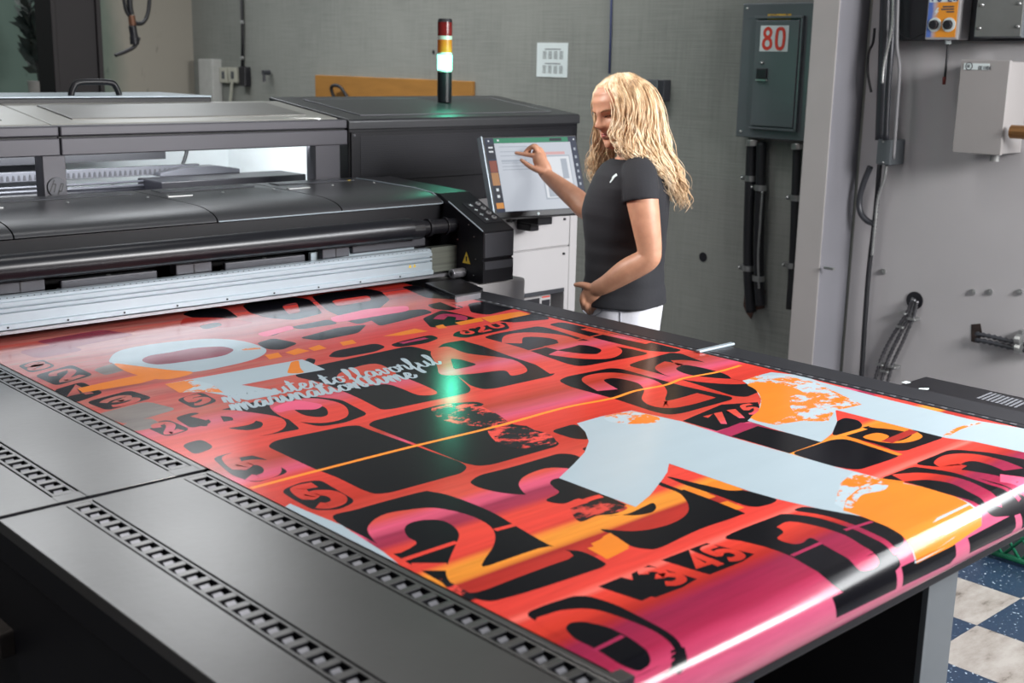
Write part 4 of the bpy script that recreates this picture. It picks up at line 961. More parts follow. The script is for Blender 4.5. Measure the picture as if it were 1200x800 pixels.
def ink_red():
    m, nt, b = inkbase('red_gradient_ink')
    sp = N(nt, 'ShaderNodeSeparateXYZ'); nt.links.new(uvnode(nt), sp.inputs[0])
    nz = uvnoise(nt, .9, 16, 4, .6); 
    sub = N(nt, 'ShaderNodeMath', operation='MULTIPLY_ADD'); nt.links.new(nz, sub.inputs[0]); sub.inputs[1].default_value = .022; sub.inputs[2].default_value = -.011
    ad = N(nt, 'ShaderNodeMath', operation='ADD'); nt.links.new(sp.outputs['Y'], ad.inputs[0]); nt.links.new(sub.outputs[0], ad.inputs[1])
    smid = (sheet(626, 668).y+sheet(700, 661).y)/2
    def rng(lo, hi):
        mr = N(nt, 'ShaderNodeMapRange'); mr.inputs[1].default_value = lo; mr.inputs[2].default_value = hi; nt.links.new(ad.outputs[0], mr.inputs[0]); return mr.outputs[0]
    lo1, hi1 = smid, 3.5; lo2, hi2 = .78, smid
    r1 = band_ramp(nt, rng(lo1, hi1), lo1, hi1, BANDS); r2 = band_ramp(nt, rng(lo2, hi2), lo2, hi2, BANDS2)
    gt = N(nt, 'ShaderNodeMath', operation='GREATER_THAN'); nt.links.new(ad.outputs[0], gt.inputs[0]); gt.inputs[1].default_value = smid
    mx = N(nt, 'ShaderNodeMix', data_type='RGBA'); nt.links.new(gt.outputs[0], mx.inputs[0]); nt.links.new(r2.outputs[0], mx.inputs[6]); nt.links.new(r1.outputs[0], mx.inputs[7])
    fine = uvnoise(nt, 5, 60, 3, .6, 3); fr = ramp(nt, [(.25, (.66, .66, .66, 1)), (.62, (.90, .90, .90, 1))], fine)
    mu = N(nt, 'ShaderNodeMix', data_type='RGBA', blend_type='MULTIPLY'); mu.inputs[0].default_value = .8; nt.links.new(mx.outputs[2], mu.inputs[6]); nt.links.new(fr.outputs[0], mu.inputs[7])
    # streaky blur and washed-out glare painted into the far left corner's ink
    mx_ = N(nt, 'ShaderNodeMapRange'); mx_.interpolation_type = 'SMOOTHSTEP'
    for i_, v_ in ((1, 2.25), (2, 1.35), (3, 0), (4, 1)): mx_.inputs[i_].default_value = v_
    nt.links.new(sp.outputs['X'], mx_.inputs[0])
    my_ = N(nt, 'ShaderNodeMapRange'); my_.interpolation_type = 'SMOOTHSTEP'
    for i_, v_ in ((1, 2.2), (2, 2.75), (3, 0), (4, 1)): my_.inputs[i_].default_value = v_
    nt.links.new(ad.outputs[0], my_.inputs[0])
    st_ = uvnoise(nt, 1.3, 11, 5, .65, 9); rs_ = ramp(nt, [(.30, (.35, .35, .35, 1)), (.58, (1, 1, 1, 1))], st_)
    m1_ = N(nt, 'ShaderNodeMath', operation='MULTIPLY'); nt.links.new(mx_.outputs[0], m1_.inputs[0]); nt.links.new(my_.outputs[0], m1_.inputs[1])
    m2_ = N(nt, 'ShaderNodeMath', operation='MULTIPLY'); nt.links.new(m1_.outputs[0], m2_.inputs[0]); nt.links.new(rs_.outputs[0], m2_.inputs[1])
    glare_wash = ramp(nt, [(.32, S(110, 66, 66)), (.45, S(158, 86, 80)), (.56, S(176, 108, 98)), (.66, S(142, 112, 104))], uvnoise(nt, 2.0, 17, 6, .7, 21))
    du_ = N(nt, 'ShaderNodeMix', data_type='RGBA'); nt.links.new(m2_.outputs[0], du_.inputs[0]); nt.links.new(mu.outputs[2], du_.inputs[6]); nt.links.new(glare_wash.outputs[0], du_.inputs[7])
    nt.links.new(du_.outputs[2], b.inputs['Base Color']); return m
def ink(name, c, var=.06):
    m, nt, b = inkbase(name); f = uvnoise(nt, 3, 14)
    r = ramp(nt, [(.3, tuple(v*(1-var) for v in S(*c)[:3])+(1,)), (.7, tuple(min(1, v*(1+var)) for v in S(*c)[:3])+(1,))], f); nt.links.new(r.outputs[0], b.inputs['Base Color']); return m
def ink2(name, c1, c2, sx, sy, lo, hi, off=0):
    """two inks broken up by brush-like noise"""
    m, nt, b = inkbase(name); f = uvnoise(nt, sx, sy, 8, .72, off)
    r = ramp(nt, [(lo, S(*c1)), (hi, S(*c2))], f); nt.links.new(r.outputs[0], b.inputs['Base Color']); return m
INK = {'R': ink_red(), 'K': ink('black_ink', (14, 14, 19)), 'W': ink('white_ink', (166, 182, 191), .02), 'O': ink('orange_ink', (222, 126, 42)), 'P': ink('pink_ink', (226, 92, 126)),
       'C': ink('crimson_ink', (158, 44, 80)), 'D': ink('dark_red_ink', (160, 46, 40)), 'M': ink('plum_ink', (132, 56, 72), .15), 'Y': ink('amber_line_ink', (250, 146, 52)),
       'BR': ink2('brushed_red_on_black', (226, 76, 66), (24, 24, 29), 14, 22, .44, .50), 'BO': ink2('brushed_orange_on_white', (220, 120, 38), (174, 191, 200), 13, 16, .50, .53), 'BW': ink2('scratched_orange_white', (174, 191, 200), (220, 120, 38), 9, 13, .44, .47, 5),
       'BK': ink2('brushed_black_on_red', (24, 24, 29), (206, 70, 60), 9, 20, .48, .54, 2), 'G': ink('grey_wash_ink', (120, 112, 108), .25)}
INKS = list(INK); 
SH = bmesh.new()
PENDING = []
def addpoly(code, pts2, layer): PENDING.append((layer, len(PENDING), code, [Vector((p[0], p[1])) for p in pts2]))
def addstrip(code, quads, layer):
    run = []
    for q in quads:      # a new piece at every sharp turn
        if run:
            d0 = (run[-1][1]+run[-1][2]-run[-1][0]-run[-1][3]); d1 = (q[1]+q[2]-q[0]-q[3])
            if d0.length > 1e-9 and d1.length > 1e-9 and d0.angle(d1) > .6: PENDING.append((layer, len(PENDING), code, run)); run = []
        run.append(q)
    if run: PENDING.append((layer, len(PENDING), code, run))
def laypoly(code, pts2, h):
    if isinstance(pts2[0], list):      # a stroke: quads sharing their ends
        prev = None
        for q in pts2:
            a, b = prev or (SH.verts.new((q[0].x, q[0].y, h)), SH.verts.new((q[3].x, q[3].y, h)))
            c, d = SH.verts.new((q[1].x, q[1].y, h)), SH.verts.new((q[2].x, q[2].y, h)); prev = (c, d)
            f = SH.faces.new((a, c, d, b)); f.material_index = INKS.index(code); f.normal_update()
            if f.normal.z < 0: f.normal_flip()
        return
    P = [Vector((p[0], p[1], 0)) for p in pts2]
    vs = [SH.verts.new((p.x, p.y, h)) for p in P]
    for t in tessellate_polygon([P]):
        try:
            f = SH.faces.new([vs[i] for i in t]); f.material_index = INKS.index(code)
            f.normal_update()
            if f.normal.z < 0: f.normal_flip()
        except ValueError: pass
def rounded(P, r):
    """polygon with its corners rounded off"""
    out = []; n = len(P)
    for i in range(n):
        a, b, c = P[i-1], P[i], P[(i+1) % n]; d = min(r, .42*(a-b).length, .42*(c-b).length)
        p, q = b+(a-b).normalized()*d, b+(c-b).normalized()*d
        for t in (0, .25, .5, .75, 1): out.append(p*(1-t)**2+b*2*t*(1-t)+q*t*t)
    return out
def poly(code, pts, layer, smooth=True, k=5):
    """outline traced on the photograph, laid on the sheet"""
    P = [sheet(*p) for p in pts]
    if smooth and code in 'KG' and len(pts) <= 13: P = rounded(P, .022)
    elif smooth and len(pts) <= 6: P = rounded(P, .028)
    elif smooth: P = [Vector((q.x, q.y)) for q in catmull([Vector((p.x, p.y, 0)) for p in P], k, True)]
    addpoly(code, P, layer)
def stroke(code, pts, w, layer, smooth=True):
    P = [sheet(*p) for p in pts]
    if smooth: P = [Vector((q.x, q.y)) for q in catmull([Vector((p.x, p.y, 0)) for p in P], 6)]
    addstrip(code, ribbon(P, w), layer)
def glyph(code, ch, corners, w, layer):
    """digit fitted between four photo corners: back-left, back-right, front-right, front-left; w = stroke width in m"""
    a, b, c, d = (sheet(*p) for p in corners)
    for pl in GLY[ch]:
        P = [(d.lerp(c, u)).lerp(a.lerp(b, u), v) for u, v in pl]
        if ch in CURVED: P = [Vector((q.x, q.y)) for q in catmull([Vector((p.x, p.y, 0)) for p in P], 6)]
        addstrip(code, ribbon(P, w), layer)
# base sheet
addpoly('R', [(BX0, S_TOP), (BX1, S_TOP), (BX1, S_END), (BX0, S_END)], 0)
K = 'K'
# ---- black tiles, back to front
poly(K, [(213, 368), (225, 363), (255, 360), (266, 362), (280, 372), (262, 374), (232, 374)], 1)
poly(K, [(284, 358), (300, 352), (345, 348), (362, 350), (372, 360), (378, 367), (345, 375), (312, 372), (292, 366)], 1)
poly(K, [(365, 347), (385, 343), (430, 338), (446, 341), (457, 351), (440, 365), (402, 372), (384, 364), (372, 354)], 1)
poly(K, [(470, 336), (500, 332), (535, 345), (545, 352), (520, 350), (500, 349)], 1)
poly('R', [(330, 358), (348, 354), (352, 366), (338, 368)], 2); poly('R', [(388, 352), (432, 346), (436, 352), (395, 359)], 2)
poly('D', [(215, 372), (262, 372), (300, 378), (265, 384), (210, 382)], 2)
poly(K, [(305, 391), (323, 385), (331, 389), (318, 394)], 2); poly(K, [(340, 383), (385, 374), (397, 379), (352, 386)], 2); poly(K, [(400, 374), (440, 366), (455, 370), (420, 380)], 2)
poly(K, [(232, 382), (255, 377), (262, 381), (240, 386)], 2)
poly(K, [(350, 396), (395, 384), (430, 380), (420, 390), (375, 399)], 2); poly(K, [(300, 402), (320, 396), (350, 402), (330, 410), (312, 409)], 2)
poly(K, [(430, 372), (470, 364), (498, 362), (508, 366), (470, 376), (445, 382)], 1)
poly('P', [(386, 372), (430, 362), (478, 358), (480, 364), (420, 374), (392, 378)], 3); poly('P', [(300, 391), (340, 381), (346, 385), (310, 395)], 3)
poly(K, [(500, 357), (520, 353), (545, 360), (528, 364), (508, 362)], 1); stroke('R', [(518, 353), (538, 361)], .02, 2)
poly(K, [(548, 356), (565, 353), (605, 361), (572, 369), (552, 366)], 1)
poly(K, [(495, 373), (518, 363), (552, 371), (566, 376), (532, 381), (505, 384)], 1)
stroke('C', [(514, 374), (522, 369), (540, 371), (540, 375)], .035, 2)
poly(K, [(533, 389), (560, 383), (592, 377), (598, 385), (570, 391), (545, 396), (530, 394)], 1)
glyph('R', '8', [(535, 386), (545, 384), (556, 390), (544, 392)], .014, 2); glyph('R', '2', [(551, 383), (562, 381), (576, 386), (562, 389)], .014, 2); glyph('R', '0', [(569, 379), (580, 377), (592, 382), (580, 385)], .014, 2)
poly(K, [(582, 376), (620, 366), (640, 370), (645, 374), (600, 378)], 1)
poly(K, [(384, 418), (392, 411), (440, 402), (453, 406), (440, 412), (400, 419)], 1); poly(K, [(457, 404), (468, 400), (505, 392), (515, 396), (500, 402), (466, 407)], 1)
stroke('C', [(470, 402), (500, 396)], .02, 2)
poly(K, [(352, 425), (362, 419), (370, 421), (368, 427)], 1)
for q in ([(310, 416), (326, 413), (331, 418), (316, 421)], [(334, 413), (349, 408), (363, 411), (345, 416)], [(361, 408), (374, 404), (383, 408), (368, 411)], [(398, 401), (413, 398), (418, 402), (402, 405)], [(448, 394), (486, 385), (502, 388), (470, 393)], [(510, 382), (519, 380), (524, 384), (514, 385)], [(533, 378), (563, 372), (567, 376), (540, 381)], [(563, 372), (608, 365), (622, 368), (575, 378)]):
    poly('O', q, 3, False)
# tile with the big 1, under the script
poly(K, [(345, 441), (352, 432), (400, 422), (480, 405), (505, 411), (552, 455), (550, 460), (460, 479), (447, 480), (420, 466), (380, 449)], 1)
poly('R', [(400, 436), (440, 426), (470, 440), (512, 459), (492, 463), (470, 455), (452, 450), (425, 452), (398, 446)], 2)
poly(K, [(462, 436), (500, 421), (506, 430), (488, 441), (470, 444)], 3)
# tile with the 4
poly(K, [(507, 412), (520, 402), (545, 398), (600, 418), (652, 435), (648, 440), (580, 455), (566, 456), (552, 452), (520, 428)], 1)
poly('R', [(505, 412), (524, 406), (548, 414), (600, 421), (618, 434), (600, 440), (590, 434), (552, 438), (518, 439), (512, 428)], 2)
poly(K, [(528, 420), (540, 421), (560, 427), (548, 430), (532, 433)], 3)
stroke('R', [(552, 398), (620, 418), (655, 437)], .05, 2)
# tile with the 3
poly(K, [(566, 395), (580, 391), (630, 382), (642, 384), (700, 402), (758, 412), (758, 415), (690, 428), (678, 429), (664, 426), (610, 407)], 1)
stroke('R', [(600, 402), (603, 394), (625, 392), (655, 395), (668, 402), (645, 408)], .058, 2)
stroke('R', [(655, 402), (690, 402), (716, 409), (708, 417), (680, 417), (648, 413)], .058, 2)
stroke('R', [(615, 412), (690, 395), (725, 387)], .008, 3)
# thin tile strip at the right edge
poly(K, [(642, 380), (658, 377), (690, 384), (735, 394), (800, 410), (790, 413), (760, 411), (705, 398)], 1)
stroke('R', [(684, 385), (710, 391), (760, 402)], .03, 2); stroke('R', [(640, 383), (700, 398), (760, 413)], .012, 2)
# tile with the 2
poly(K, [(654, 446), (664, 441), (715, 431), (728, 432), (800, 452), (858, 465), (858, 468), (800, 484), (783, 486), (765, 482), (720, 467), (668, 453)], 1)
stroke('R', [(712, 457), (695, 446), (703, 441), (725, 440), (757, 447), (768, 457), (766, 468), (778, 474), (800, 471), (828, 463)], .056, 2)
# tile with the 0
poly(K, [(735, 428), (748, 423), (786, 413), (798, 414), (840, 430), (888, 452), (892, 458), (875, 465), (860, 464), (800, 445)], 1)
stroke('R', [(790, 425), (780, 432), (800, 441), (840, 446), (868, 446), (862, 438), (835, 430), (808, 425), (790, 425)], .055, 2)
# orange thread across the sheet
# tiles around the dark pair
poly(K, [(431, 498), (437, 493), (520, 473), (560, 470), (600, 490), (656, 519), (652, 523), (578, 544), (562, 546), (545, 543), (500, 525)], 1)
poly('BR', [(506, 478), (530, 473), (560, 474), (590, 487), (600, 496), (580, 500), (540, 497), (515, 490)], 2)
poly('BR', [(572, 503), (600, 500), (640, 507), (652, 519), (636, 523), (612, 525), (585, 520)], 2)
poly('R', [(560, 474), (600, 470), (640, 478), (640, 500), (600, 498), (585, 486)], 3)
poly(K, [(313, 523), (322, 516), (405, 499), (420, 498), (432, 503), (540, 541), (548, 547), (542, 554), (458, 577), (440, 579), (425, 574), (395, 559), (368, 549)], 1)
poly(K, [(644, 505), (674, 496), (690, 506), (690, 515), (672, 514)], 1)
poly(K, [(681, 526), (690, 522), (690, 530)], 1)
poly(K, [(550, 565), (560, 557), (600, 547), (655, 531), (672, 532), (690, 540), (690, 560), (660, 575), (632, 580), (600, 579), (575, 575), (558, 570)], 1)
poly('R', [(672, 550), (645, 548), (625, 553), (611, 561), (609, 571), (625, 584), (652, 578), (656, 574), (645, 567), (650, 561), (672, 558)], 2)
poly(K, [(648, 563), (660, 561), (700, 575), (740, 593), (765, 588), (767, 596), (755, 602), (735, 602), (715, 595), (705, 588), (690, 589), (678, 584), (660, 590), (640, 586), (655, 577), (648, 570)], 2)
poly('BK', [(672, 594), (700, 588), (735, 594), (720, 602), (700, 604), (680, 611), (670, 600)], 3)
stroke('R', [(640, 604), (690, 585), (705, 581)], .016, 3); 
# left column of small tiles
for q in ([(20, 428), (50, 421), (66, 429), (36, 437)], [(40, 440), (84, 427), (110, 439), (66, 452)], [(62, 457), (96, 447), (122, 460), (88, 472)], [(100, 471), (152, 457), (180, 466), (126, 481)], [(168, 499), (196, 491), (224, 503), (196, 512)], [(204, 489), (230, 482), (250, 495), (224, 502)], [(212, 521), (236, 514), (252, 524), (228, 533)], [(206, 468), (236, 459), (256, 470), (228, 479)]): poly(K, q, 1)
for q in ([(108, 433), (138, 424), (154, 431), (124, 440)], [(110, 486), (172, 470), (208, 479), (148, 497)], [(140, 498), (176, 489), (192, 498), (158, 506)]): poly('G', q, 1)
for ch, q in (('8', [(30, 428), (48, 423), (57, 429), (38, 434)]), ('2', [(56, 439), (82, 431), (98, 439), (72, 447)]), ('4', [(74, 457), (94, 451), (110, 460), (90, 466)]), ('3', [(116, 472), (148, 462), (166, 468), (132, 477)]), ('2', [(178, 499), (196, 494), (213, 503), (196, 508)]), ('5', [(217, 467), (236, 462), (246, 469), (228, 475)])): glyph('R', ch, q, .02, 2)
poly('M', [(40, 400), (120, 386), (160, 392), (80, 408)], 1); poly('M', [(20, 412), (70, 402), (100, 410), (44, 420)], 1)
poly(K, [(255, 481), (300, 470), (318, 474), (350, 501), (350, 503), (300, 512), (272, 505), (262, 494)], 1)
stroke('R', [(232, 490), (255, 484), (282, 486), (285, 494), (262, 498)], .05, 2); stroke('R', [(285, 486), (318, 492), (318, 502), (292, 508), (262, 506)], .05, 2)
poly(K, [(205, 489), (228, 484), (240, 492), (245, 500), (222, 498)], 1)
poly(K, [(312, 470), (345, 462), (400, 468), (432, 485), (405, 495), (375, 500), (350, 494), (330, 482)], 1)
stroke('R', [(345, 470), (328, 475), (345, 488), (375, 492), (395, 487), (392, 476), (370, 470), (345, 470)], .046, 2)
poly('P', [(318, 478), (345, 468), (380, 474), (372, 480), (340, 480), (326, 484)], 3)
poly(K, [(248, 536), (276, 529), (310, 537), (340, 553), (300, 566), (272, 557)], 1); glyph('R', '5', [(264, 537), (296, 530), (330, 552), (292, 563)], .034, 2)
poly(K, [(328, 575), (352, 565), (375, 562), (418, 587), (398, 597), (368, 598), (345, 586)], 1); glyph('R', '5', [(344, 574), (372, 567), (407, 586), (374, 595)], .03, 2)
# big 2 at the lower left
poly(K, [(390, 607), (420, 596), (490, 577), (506, 576), (532, 582), (575, 599), (606, 617), (650, 641), (682, 646), (707, 658), (708, 663), (690, 670), (602, 698), (560, 702), (500, 672), (440, 636)], 1)
poly('R', [(432, 625), (435, 612), (452, 602), (480, 597), (510, 595), (545, 602), (570, 613), (580, 625), (578, 640), (570, 652), (566, 664), (600, 653), (644, 640), (672, 651), (640, 664), (600, 679), (558, 694), (536, 690), (523, 674), (526, 657), (535, 636), (538, 626), (532, 617), (519, 610), (498, 609), (480, 613), (474, 620), (478, 629), (488, 637), (458, 649)], 2, True, 3)
stroke('R', [(472, 656), (535, 635)], .012, 3); stroke('R', [(580, 621), (610, 613)], .012, 3); stroke('R', [(482, 664), (524, 664)], .03, 3, False)
poly('BR', [(512, 676), (528, 682), (560, 700), (550, 704), (530, 694)], 3)
# second digit of the pair, under the big white 7
poly('R', [(640, 630), (700, 605), (760, 582), (790, 578), (804, 586), (806, 600), (790, 612), (762, 620), (735, 622), (705, 618), (702, 624), (705, 631), (668, 643)], 2)
poly(K, [(705, 605), (735, 603), (766, 588), (770, 595), (764, 601), (745, 604), (725, 603)], 3)
poly(K, [(704, 620), (735, 622), (762, 619), (790, 612), (806, 600), (804, 587), (795, 577), (772, 568), (778, 564), (800, 573), (866, 598), (866, 604), (820, 620), (775, 641), (757, 643), (738, 639), (722, 628)], 1)
stroke('O', [(803, 571), (835, 583)], .02, 3, False); stroke('O', [(848, 588), (868, 596)], .02, 3, False); stroke('R', [(777, 563), (803, 573)], .02, 3, False); stroke('D', [(835, 583), (848, 588)], .018, 3, False)
poly(K, [(780, 558), (788, 559), (828, 569), (878, 575), (912, 585), (905, 590), (888, 594), (875, 593), (840, 580), (800, 567)], 1)
poly('O', [(824, 568), (840, 562), (868, 572), (872, 574), (855, 575)], 2)
poly('O', [(692, 636), (715, 624), (738, 639), (710, 655)], 1, False); poly('O', [(688, 642), (712, 655), (738, 642), (720, 634)], 1, False)
# 3 4 5 tab
poly(K, [(775, 656), (806, 644), (828, 636), (884, 649), (870, 658), (832, 673), (824, 671)], 1, False)
poly(K, [(740, 672), (760, 662), (817, 678), (800, 688), (768, 700), (722, 688), (728, 676), (742, 680)], 1, False)
poly(K, [(701, 687), (728, 676), (782, 690), (752, 704)], 1, False)
glyph('R', '3', [(748, 671), (766, 665), (806, 677), (784, 686)], .017, 2); glyph('R', '4', [(798, 653), (814, 646), (850, 660), (830, 668)], .017, 2); glyph('R', '5', [(823, 645), (840, 638), (874, 650), (856, 657)], .017, 2)
# ring at the near corner
poly(K, [(613, 719), (640, 708), (672, 698), (690, 698), (722, 708), (757, 726), (783, 740), (799, 757), (803, 772), (790, 790), (740, 800), (700, 770), (660, 745)], 1)
poly('R', [(630, 730), (644, 719), (666, 714), (696, 714), (730, 724), (764, 738), (784, 752), (791, 768), (778, 790), (740, 800), (700, 770)], 2)
poly(K, [(662, 736), (668, 729), (684, 728), (712, 734), (740, 748), (760, 764), (763, 778), (748, 788), (728, 780), (698, 760), (672, 748)], 3)
stroke('C', [(696, 762), (730, 745)], .008, 4)
# tile with the 1 on the right, running over the roller
poly(K, [(851, 628), (905, 606), (922, 602), (960, 607), (1000, 620), (1030, 634), (1052, 652), (1050, 668), (1000, 690), (985, 692), (968, 678), (950, 665), (925, 651), (898, 641), (870, 634)], 1)
poly('R', [(911, 617), (926, 611), (960, 617), (990, 627), (1012, 640), (1030, 660), (1008, 668), (990, 652), (965, 638), (950, 630), (940, 636), (928, 637), (911, 631), (918, 624), (914, 619)], 2)
poly(K, [(928, 598), (940, 593), (970, 597), (1010, 605), (1045, 618), (1062, 634), (1050, 645), (1035, 630), (1000, 614), (965, 603)], 1); stroke('R', [(925, 599), (960, 605), (1000, 617), (1030, 632), (1050, 650)], .012, 2)
stroke('C', [(928, 651), (962, 636)], .008, 3); stroke('C', [(990, 621), (1022, 611)], .008, 3)
# front of the roller
poly(K, [(975, 700), (1048, 664), (1050, 690), (980, 724)], 4, False); poly(K, [(1056, 664), (1118, 634), (1120, 652), (1113, 660), (1057, 687)], 4, False)
poly(K, [(1134, 630), (1188, 602), (1190, 618), (1185, 624), (1136, 648)], 4, False); poly(K, [(1195, 600), (1230, 582), (1232, 602), (1197, 619)], 4, False)
poly(K, [(786, 762), (802, 758), (806, 778), (796, 790), (786, 786)], 4, False)
# tiles at the right
poly(K, [(1070, 544), (1114, 526), (1160, 530), (1210, 540), (1240, 560), (1200, 574), (1170, 557), (1120, 549)], 1)
stroke('R', [(1128, 549), (1110, 544), (1120, 537), (1142, 536), (1168, 542), (1188, 550)], .05, 2); stroke('P', [(1172, 560), (1215, 576)], .05, 2)
poly(K, [(1030, 561), (1070, 546), (1100, 549), (1140, 558), (1190, 577), (1215, 592), (1190, 604), (1160, 606), (1100, 576), (1060, 564)], 1)
stroke('R', [(1052, 560), (1085, 558), (1122, 564), (1150, 577), (1165, 592)], .042, 2); stroke('R', [(1075, 546), (1120, 553), (1165, 568), (1195, 586)], .014, 2)
poly(K, [(979, 494), (990, 489), (1006, 492), (1012, 499), (1000, 506), (975, 511)], 1); stroke('R', [(962, 517), (1014, 502)], .014, 2)
poly(K, [(985, 509), (1012, 500), (1036, 496), (1060, 497), (1108, 512), (1062, 528), (1048, 528), (1030, 521)], 1)
poly('O', [(1011, 512), (1028, 507), (1042, 511), (1036, 516), (1050, 517), (1062, 514), (1068, 508), (1045, 503), (1018, 500), (1036, 495), (1060, 500), (1078, 508), (1080, 513), (1065, 518), (1045, 519), (1028, 517)], 2, True, 3)
poly('D', [(1032, 517), (1066, 503), (1076, 506), (1046, 519)], 3, False)
poly(K, [(926, 531), (975, 515), (990, 514), (1056, 533), (1045, 538), (1005, 551), (975, 546)], 1); stroke('O', [(988, 511), (1055, 533)], .016, 2, False)
poly(K, [(857, 511), (888, 499), (965, 517), (925, 531)], 1, False)
poly(K, [(800, 493), (845, 474), (888, 471), (892, 482), (885, 492), (868, 496), (840, 505)], 1, False)
for ch, q in (('7', [(826, 489), (842, 483), (858, 493), (842, 499)]), ('1', [(850, 482), (862, 478), (876, 488), (862, 492)]), ('5', [(868, 476), (882, 473), (890, 481), (878, 486)])): glyph('R', ch, q, .014, 2)
poly('C', [(840, 506), (868, 495), (886, 497), (857, 511)], 2, False)
# ---- amber thread
stroke('Y', [(294, 572), (370, 552), (484, 523), (580, 500), (660, 478), (716, 467), (744, 458), (780, 451), (802, 443), (840, 436), (868, 428)], .011, 5)
# ---- big white figures
W = 'W'
poly(W, [(128, 422), (140, 411), (180, 403), (240, 397), (280, 399), (306, 406), (312, 412), (300, 420), (270, 428), (226, 436), (185, 437), (150, 431), (133, 426)], 6)
poly('M', [(167, 423), (174, 417), (198, 413), (226, 408), (256, 406), (270, 408), (273, 411), (260, 417), (222, 423), (185, 427)], 7)
poly('O', [(134, 426), (155, 428), (195, 433), (226, 436), (206, 443), (182, 444), (150, 436)], 7); poly('O', [(91, 455), (97, 460), (165, 449), (186, 443), (170, 438), (140, 444)], 5, False); stroke('BO', [(278, 410), (305, 408)], .02, 7)
poly(W, [(193, 450), (230, 443), (270, 436), (354, 421), (362, 424), (381, 433), (340, 440), (283, 451), (330, 458), (326, 462), (300, 467), (290, 469), (262, 463), (240, 459), (210, 460)], 6, False)
poly('BO', [(193, 450), (225, 445), (248, 450), (262, 460), (238, 459), (210, 460)], 7, False); poly('O', [(193, 450), (216, 446), (228, 453), (210, 460)], 8, False); poly('O', [(341, 424), (350, 422), (352, 432), (358, 437), (336, 438)], 7)
poly(W, [(676, 496), (704, 488), (740, 481), (800, 494), (856, 512), (924, 531), (979, 547), (1004, 553), (1030, 560), (1080, 570), (1120, 582), (1137, 590), (1150, 604), (1150, 616), (1115, 640), (1072, 660), (1064, 636), (1040, 617), (1010, 605), (960, 596), (912, 585), (880, 576), (784, 543), (782, 553), (776, 562), (762, 580), (745, 594), (700, 577), (655, 560), (673, 543), (685, 530), (690, 517), (686, 506)], 6, False)
poly('BO', [(706, 488), (740, 481), (775, 489), (770, 496), (735, 497), (712, 494)], 7)
poly('BO', [(978, 590), (985, 566), (1000, 553), (1030, 560), (1060, 564), (1050, 575), (1010, 582), (990, 597)], 7, False)
poly('O', [(988, 598), (992, 584), (1004, 574), (1022, 568), (1046, 564), (1080, 570), (1120, 582), (1137, 592), (1150, 606), (1150, 616), (1115, 640), (1074, 660), (1064, 636), (1040, 617), (1010, 605)], 8, False)
poly('BW', [(990, 594), (998, 580), (1020, 569), (1040, 566), (1036, 574), (1010, 580), (1000, 594)], 9)
poly(W, [(870, 446), (888, 440), (904, 436), (940, 440), (960, 447), (1040, 468), (1140, 492), (1200, 502), (1260, 518), (1250, 545), (1200, 530), (1140, 517), (1108, 513), (1080, 506), (1010, 488), (979, 480), (981, 494), (975, 508), (962, 518), (908, 503), (876, 493), (889, 481), (892, 468), (886, 457)], 6, False)
poly('BO', [(870, 446), (888, 440), (920, 440), (955, 448), (985, 462), (1010, 474), (979, 481), (970, 494), (940, 493), (908, 498), (878, 491), (889, 481), (892, 468), (886, 457)], 7, False)
poly('O', [(876, 450), (900, 448), (935, 456), (950, 470), (948, 484), (925, 488), (904, 496), (880, 490), (889, 481), (892, 468), (886, 457)], 8)
poly('BO', [(926, 462), (952, 464), (968, 474), (960, 486), (935, 488), (925, 476)], 9)
stroke('BO', [(1108, 511), (1124, 502), (1148, 495)], .012, 7)
poly('W', [(340, 590), (360, 599), (400, 615), (425, 631), (450, 647), (470, 663), (440, 662), (380, 630), (330, 596)], 5, False)  # pale glare along the sheet's left edge, painted in as white ink
# ---- cursive lettering, drawn stroke by stroke
CUR = {
 'm': [[(0,.1),(.06,.5),(.14,.42),(.18,0),(.26,.45),(.36,.48),(.42,0),(.5,.45),(.6,.48),(.66,.08),(.76,.05),(.86,.25)]], 'i': [[(0,.1),(.1,.5),(.14,.06),(.26,.05),(.36,.25)],[(.14,.72),(.16,.74)]],
 'n': [[(0,.1),(.06,.5),(.14,.4),(.18,0),(.28,.45),(.4,.48),(.46,.08),(.56,.05),(.66,.25)]], 'u': [[(0,.1),(.08,.5),(.1,.12),(.2,.02),(.34,.14),(.4,.5),(.42,.1),(.52,.04),(.62,.25)]],
 't': [[(0,.1),(.14,.9),(.12,.1),(.22,.02),(.36,.22)],[(-.02,.6),(.3,.64)]], 'e': [[(0,.15),(.22,.28),(.26,.46),(.14,.5),(.06,.22),(.16,.02),(.32,.06),(.42,.25)]], 's': [[(0,.1),(.18,.56),(.24,.3),(.22,.04),(.08,.03),(.3,.06),(.42,.25)]],
 'f': [[(0,.1),(.2,.6),(.26,.95),(.16,.98),(.1,.4),(.1,-.35),(.2,-.38),(.2,-.02),(.4,.25)]], 'l': [[(0,.1),(.22,.7),(.22,.98),(.12,.95),(.1,.15),(.2,.02),(.36,.25)]], 'a': [[(.36,.42),(.2,.5),(.06,.32),(.08,.06),(.24,.06),(.38,.46),(.38,.08),(.48,.04),(.58,.25)]],
 'v': [[(0,.35),(.1,.5),(.16,.04),(.3,.12),(.36,.48),(.5,.42)]], 'o': [[(.24,.5),(.08,.38),(.08,.08),(.24,.02),(.36,.2),(.3,.46),(.5,.42)]], 'r': [[(0,.1),(.1,.58),(.14,.46),(.28,.46),(.26,.1),(.36,.04),(.46,.25)]], ' ': [],
}
CWID = {'m': .82, 'i': .34, 'n': .62, 'u': .58, 't': .34, 'e': .38, 's': .4, 'f': .36, 'l': .32, 'a': .54, 'v': .44, 'o': .44, 'r': .42, ' ': .16}
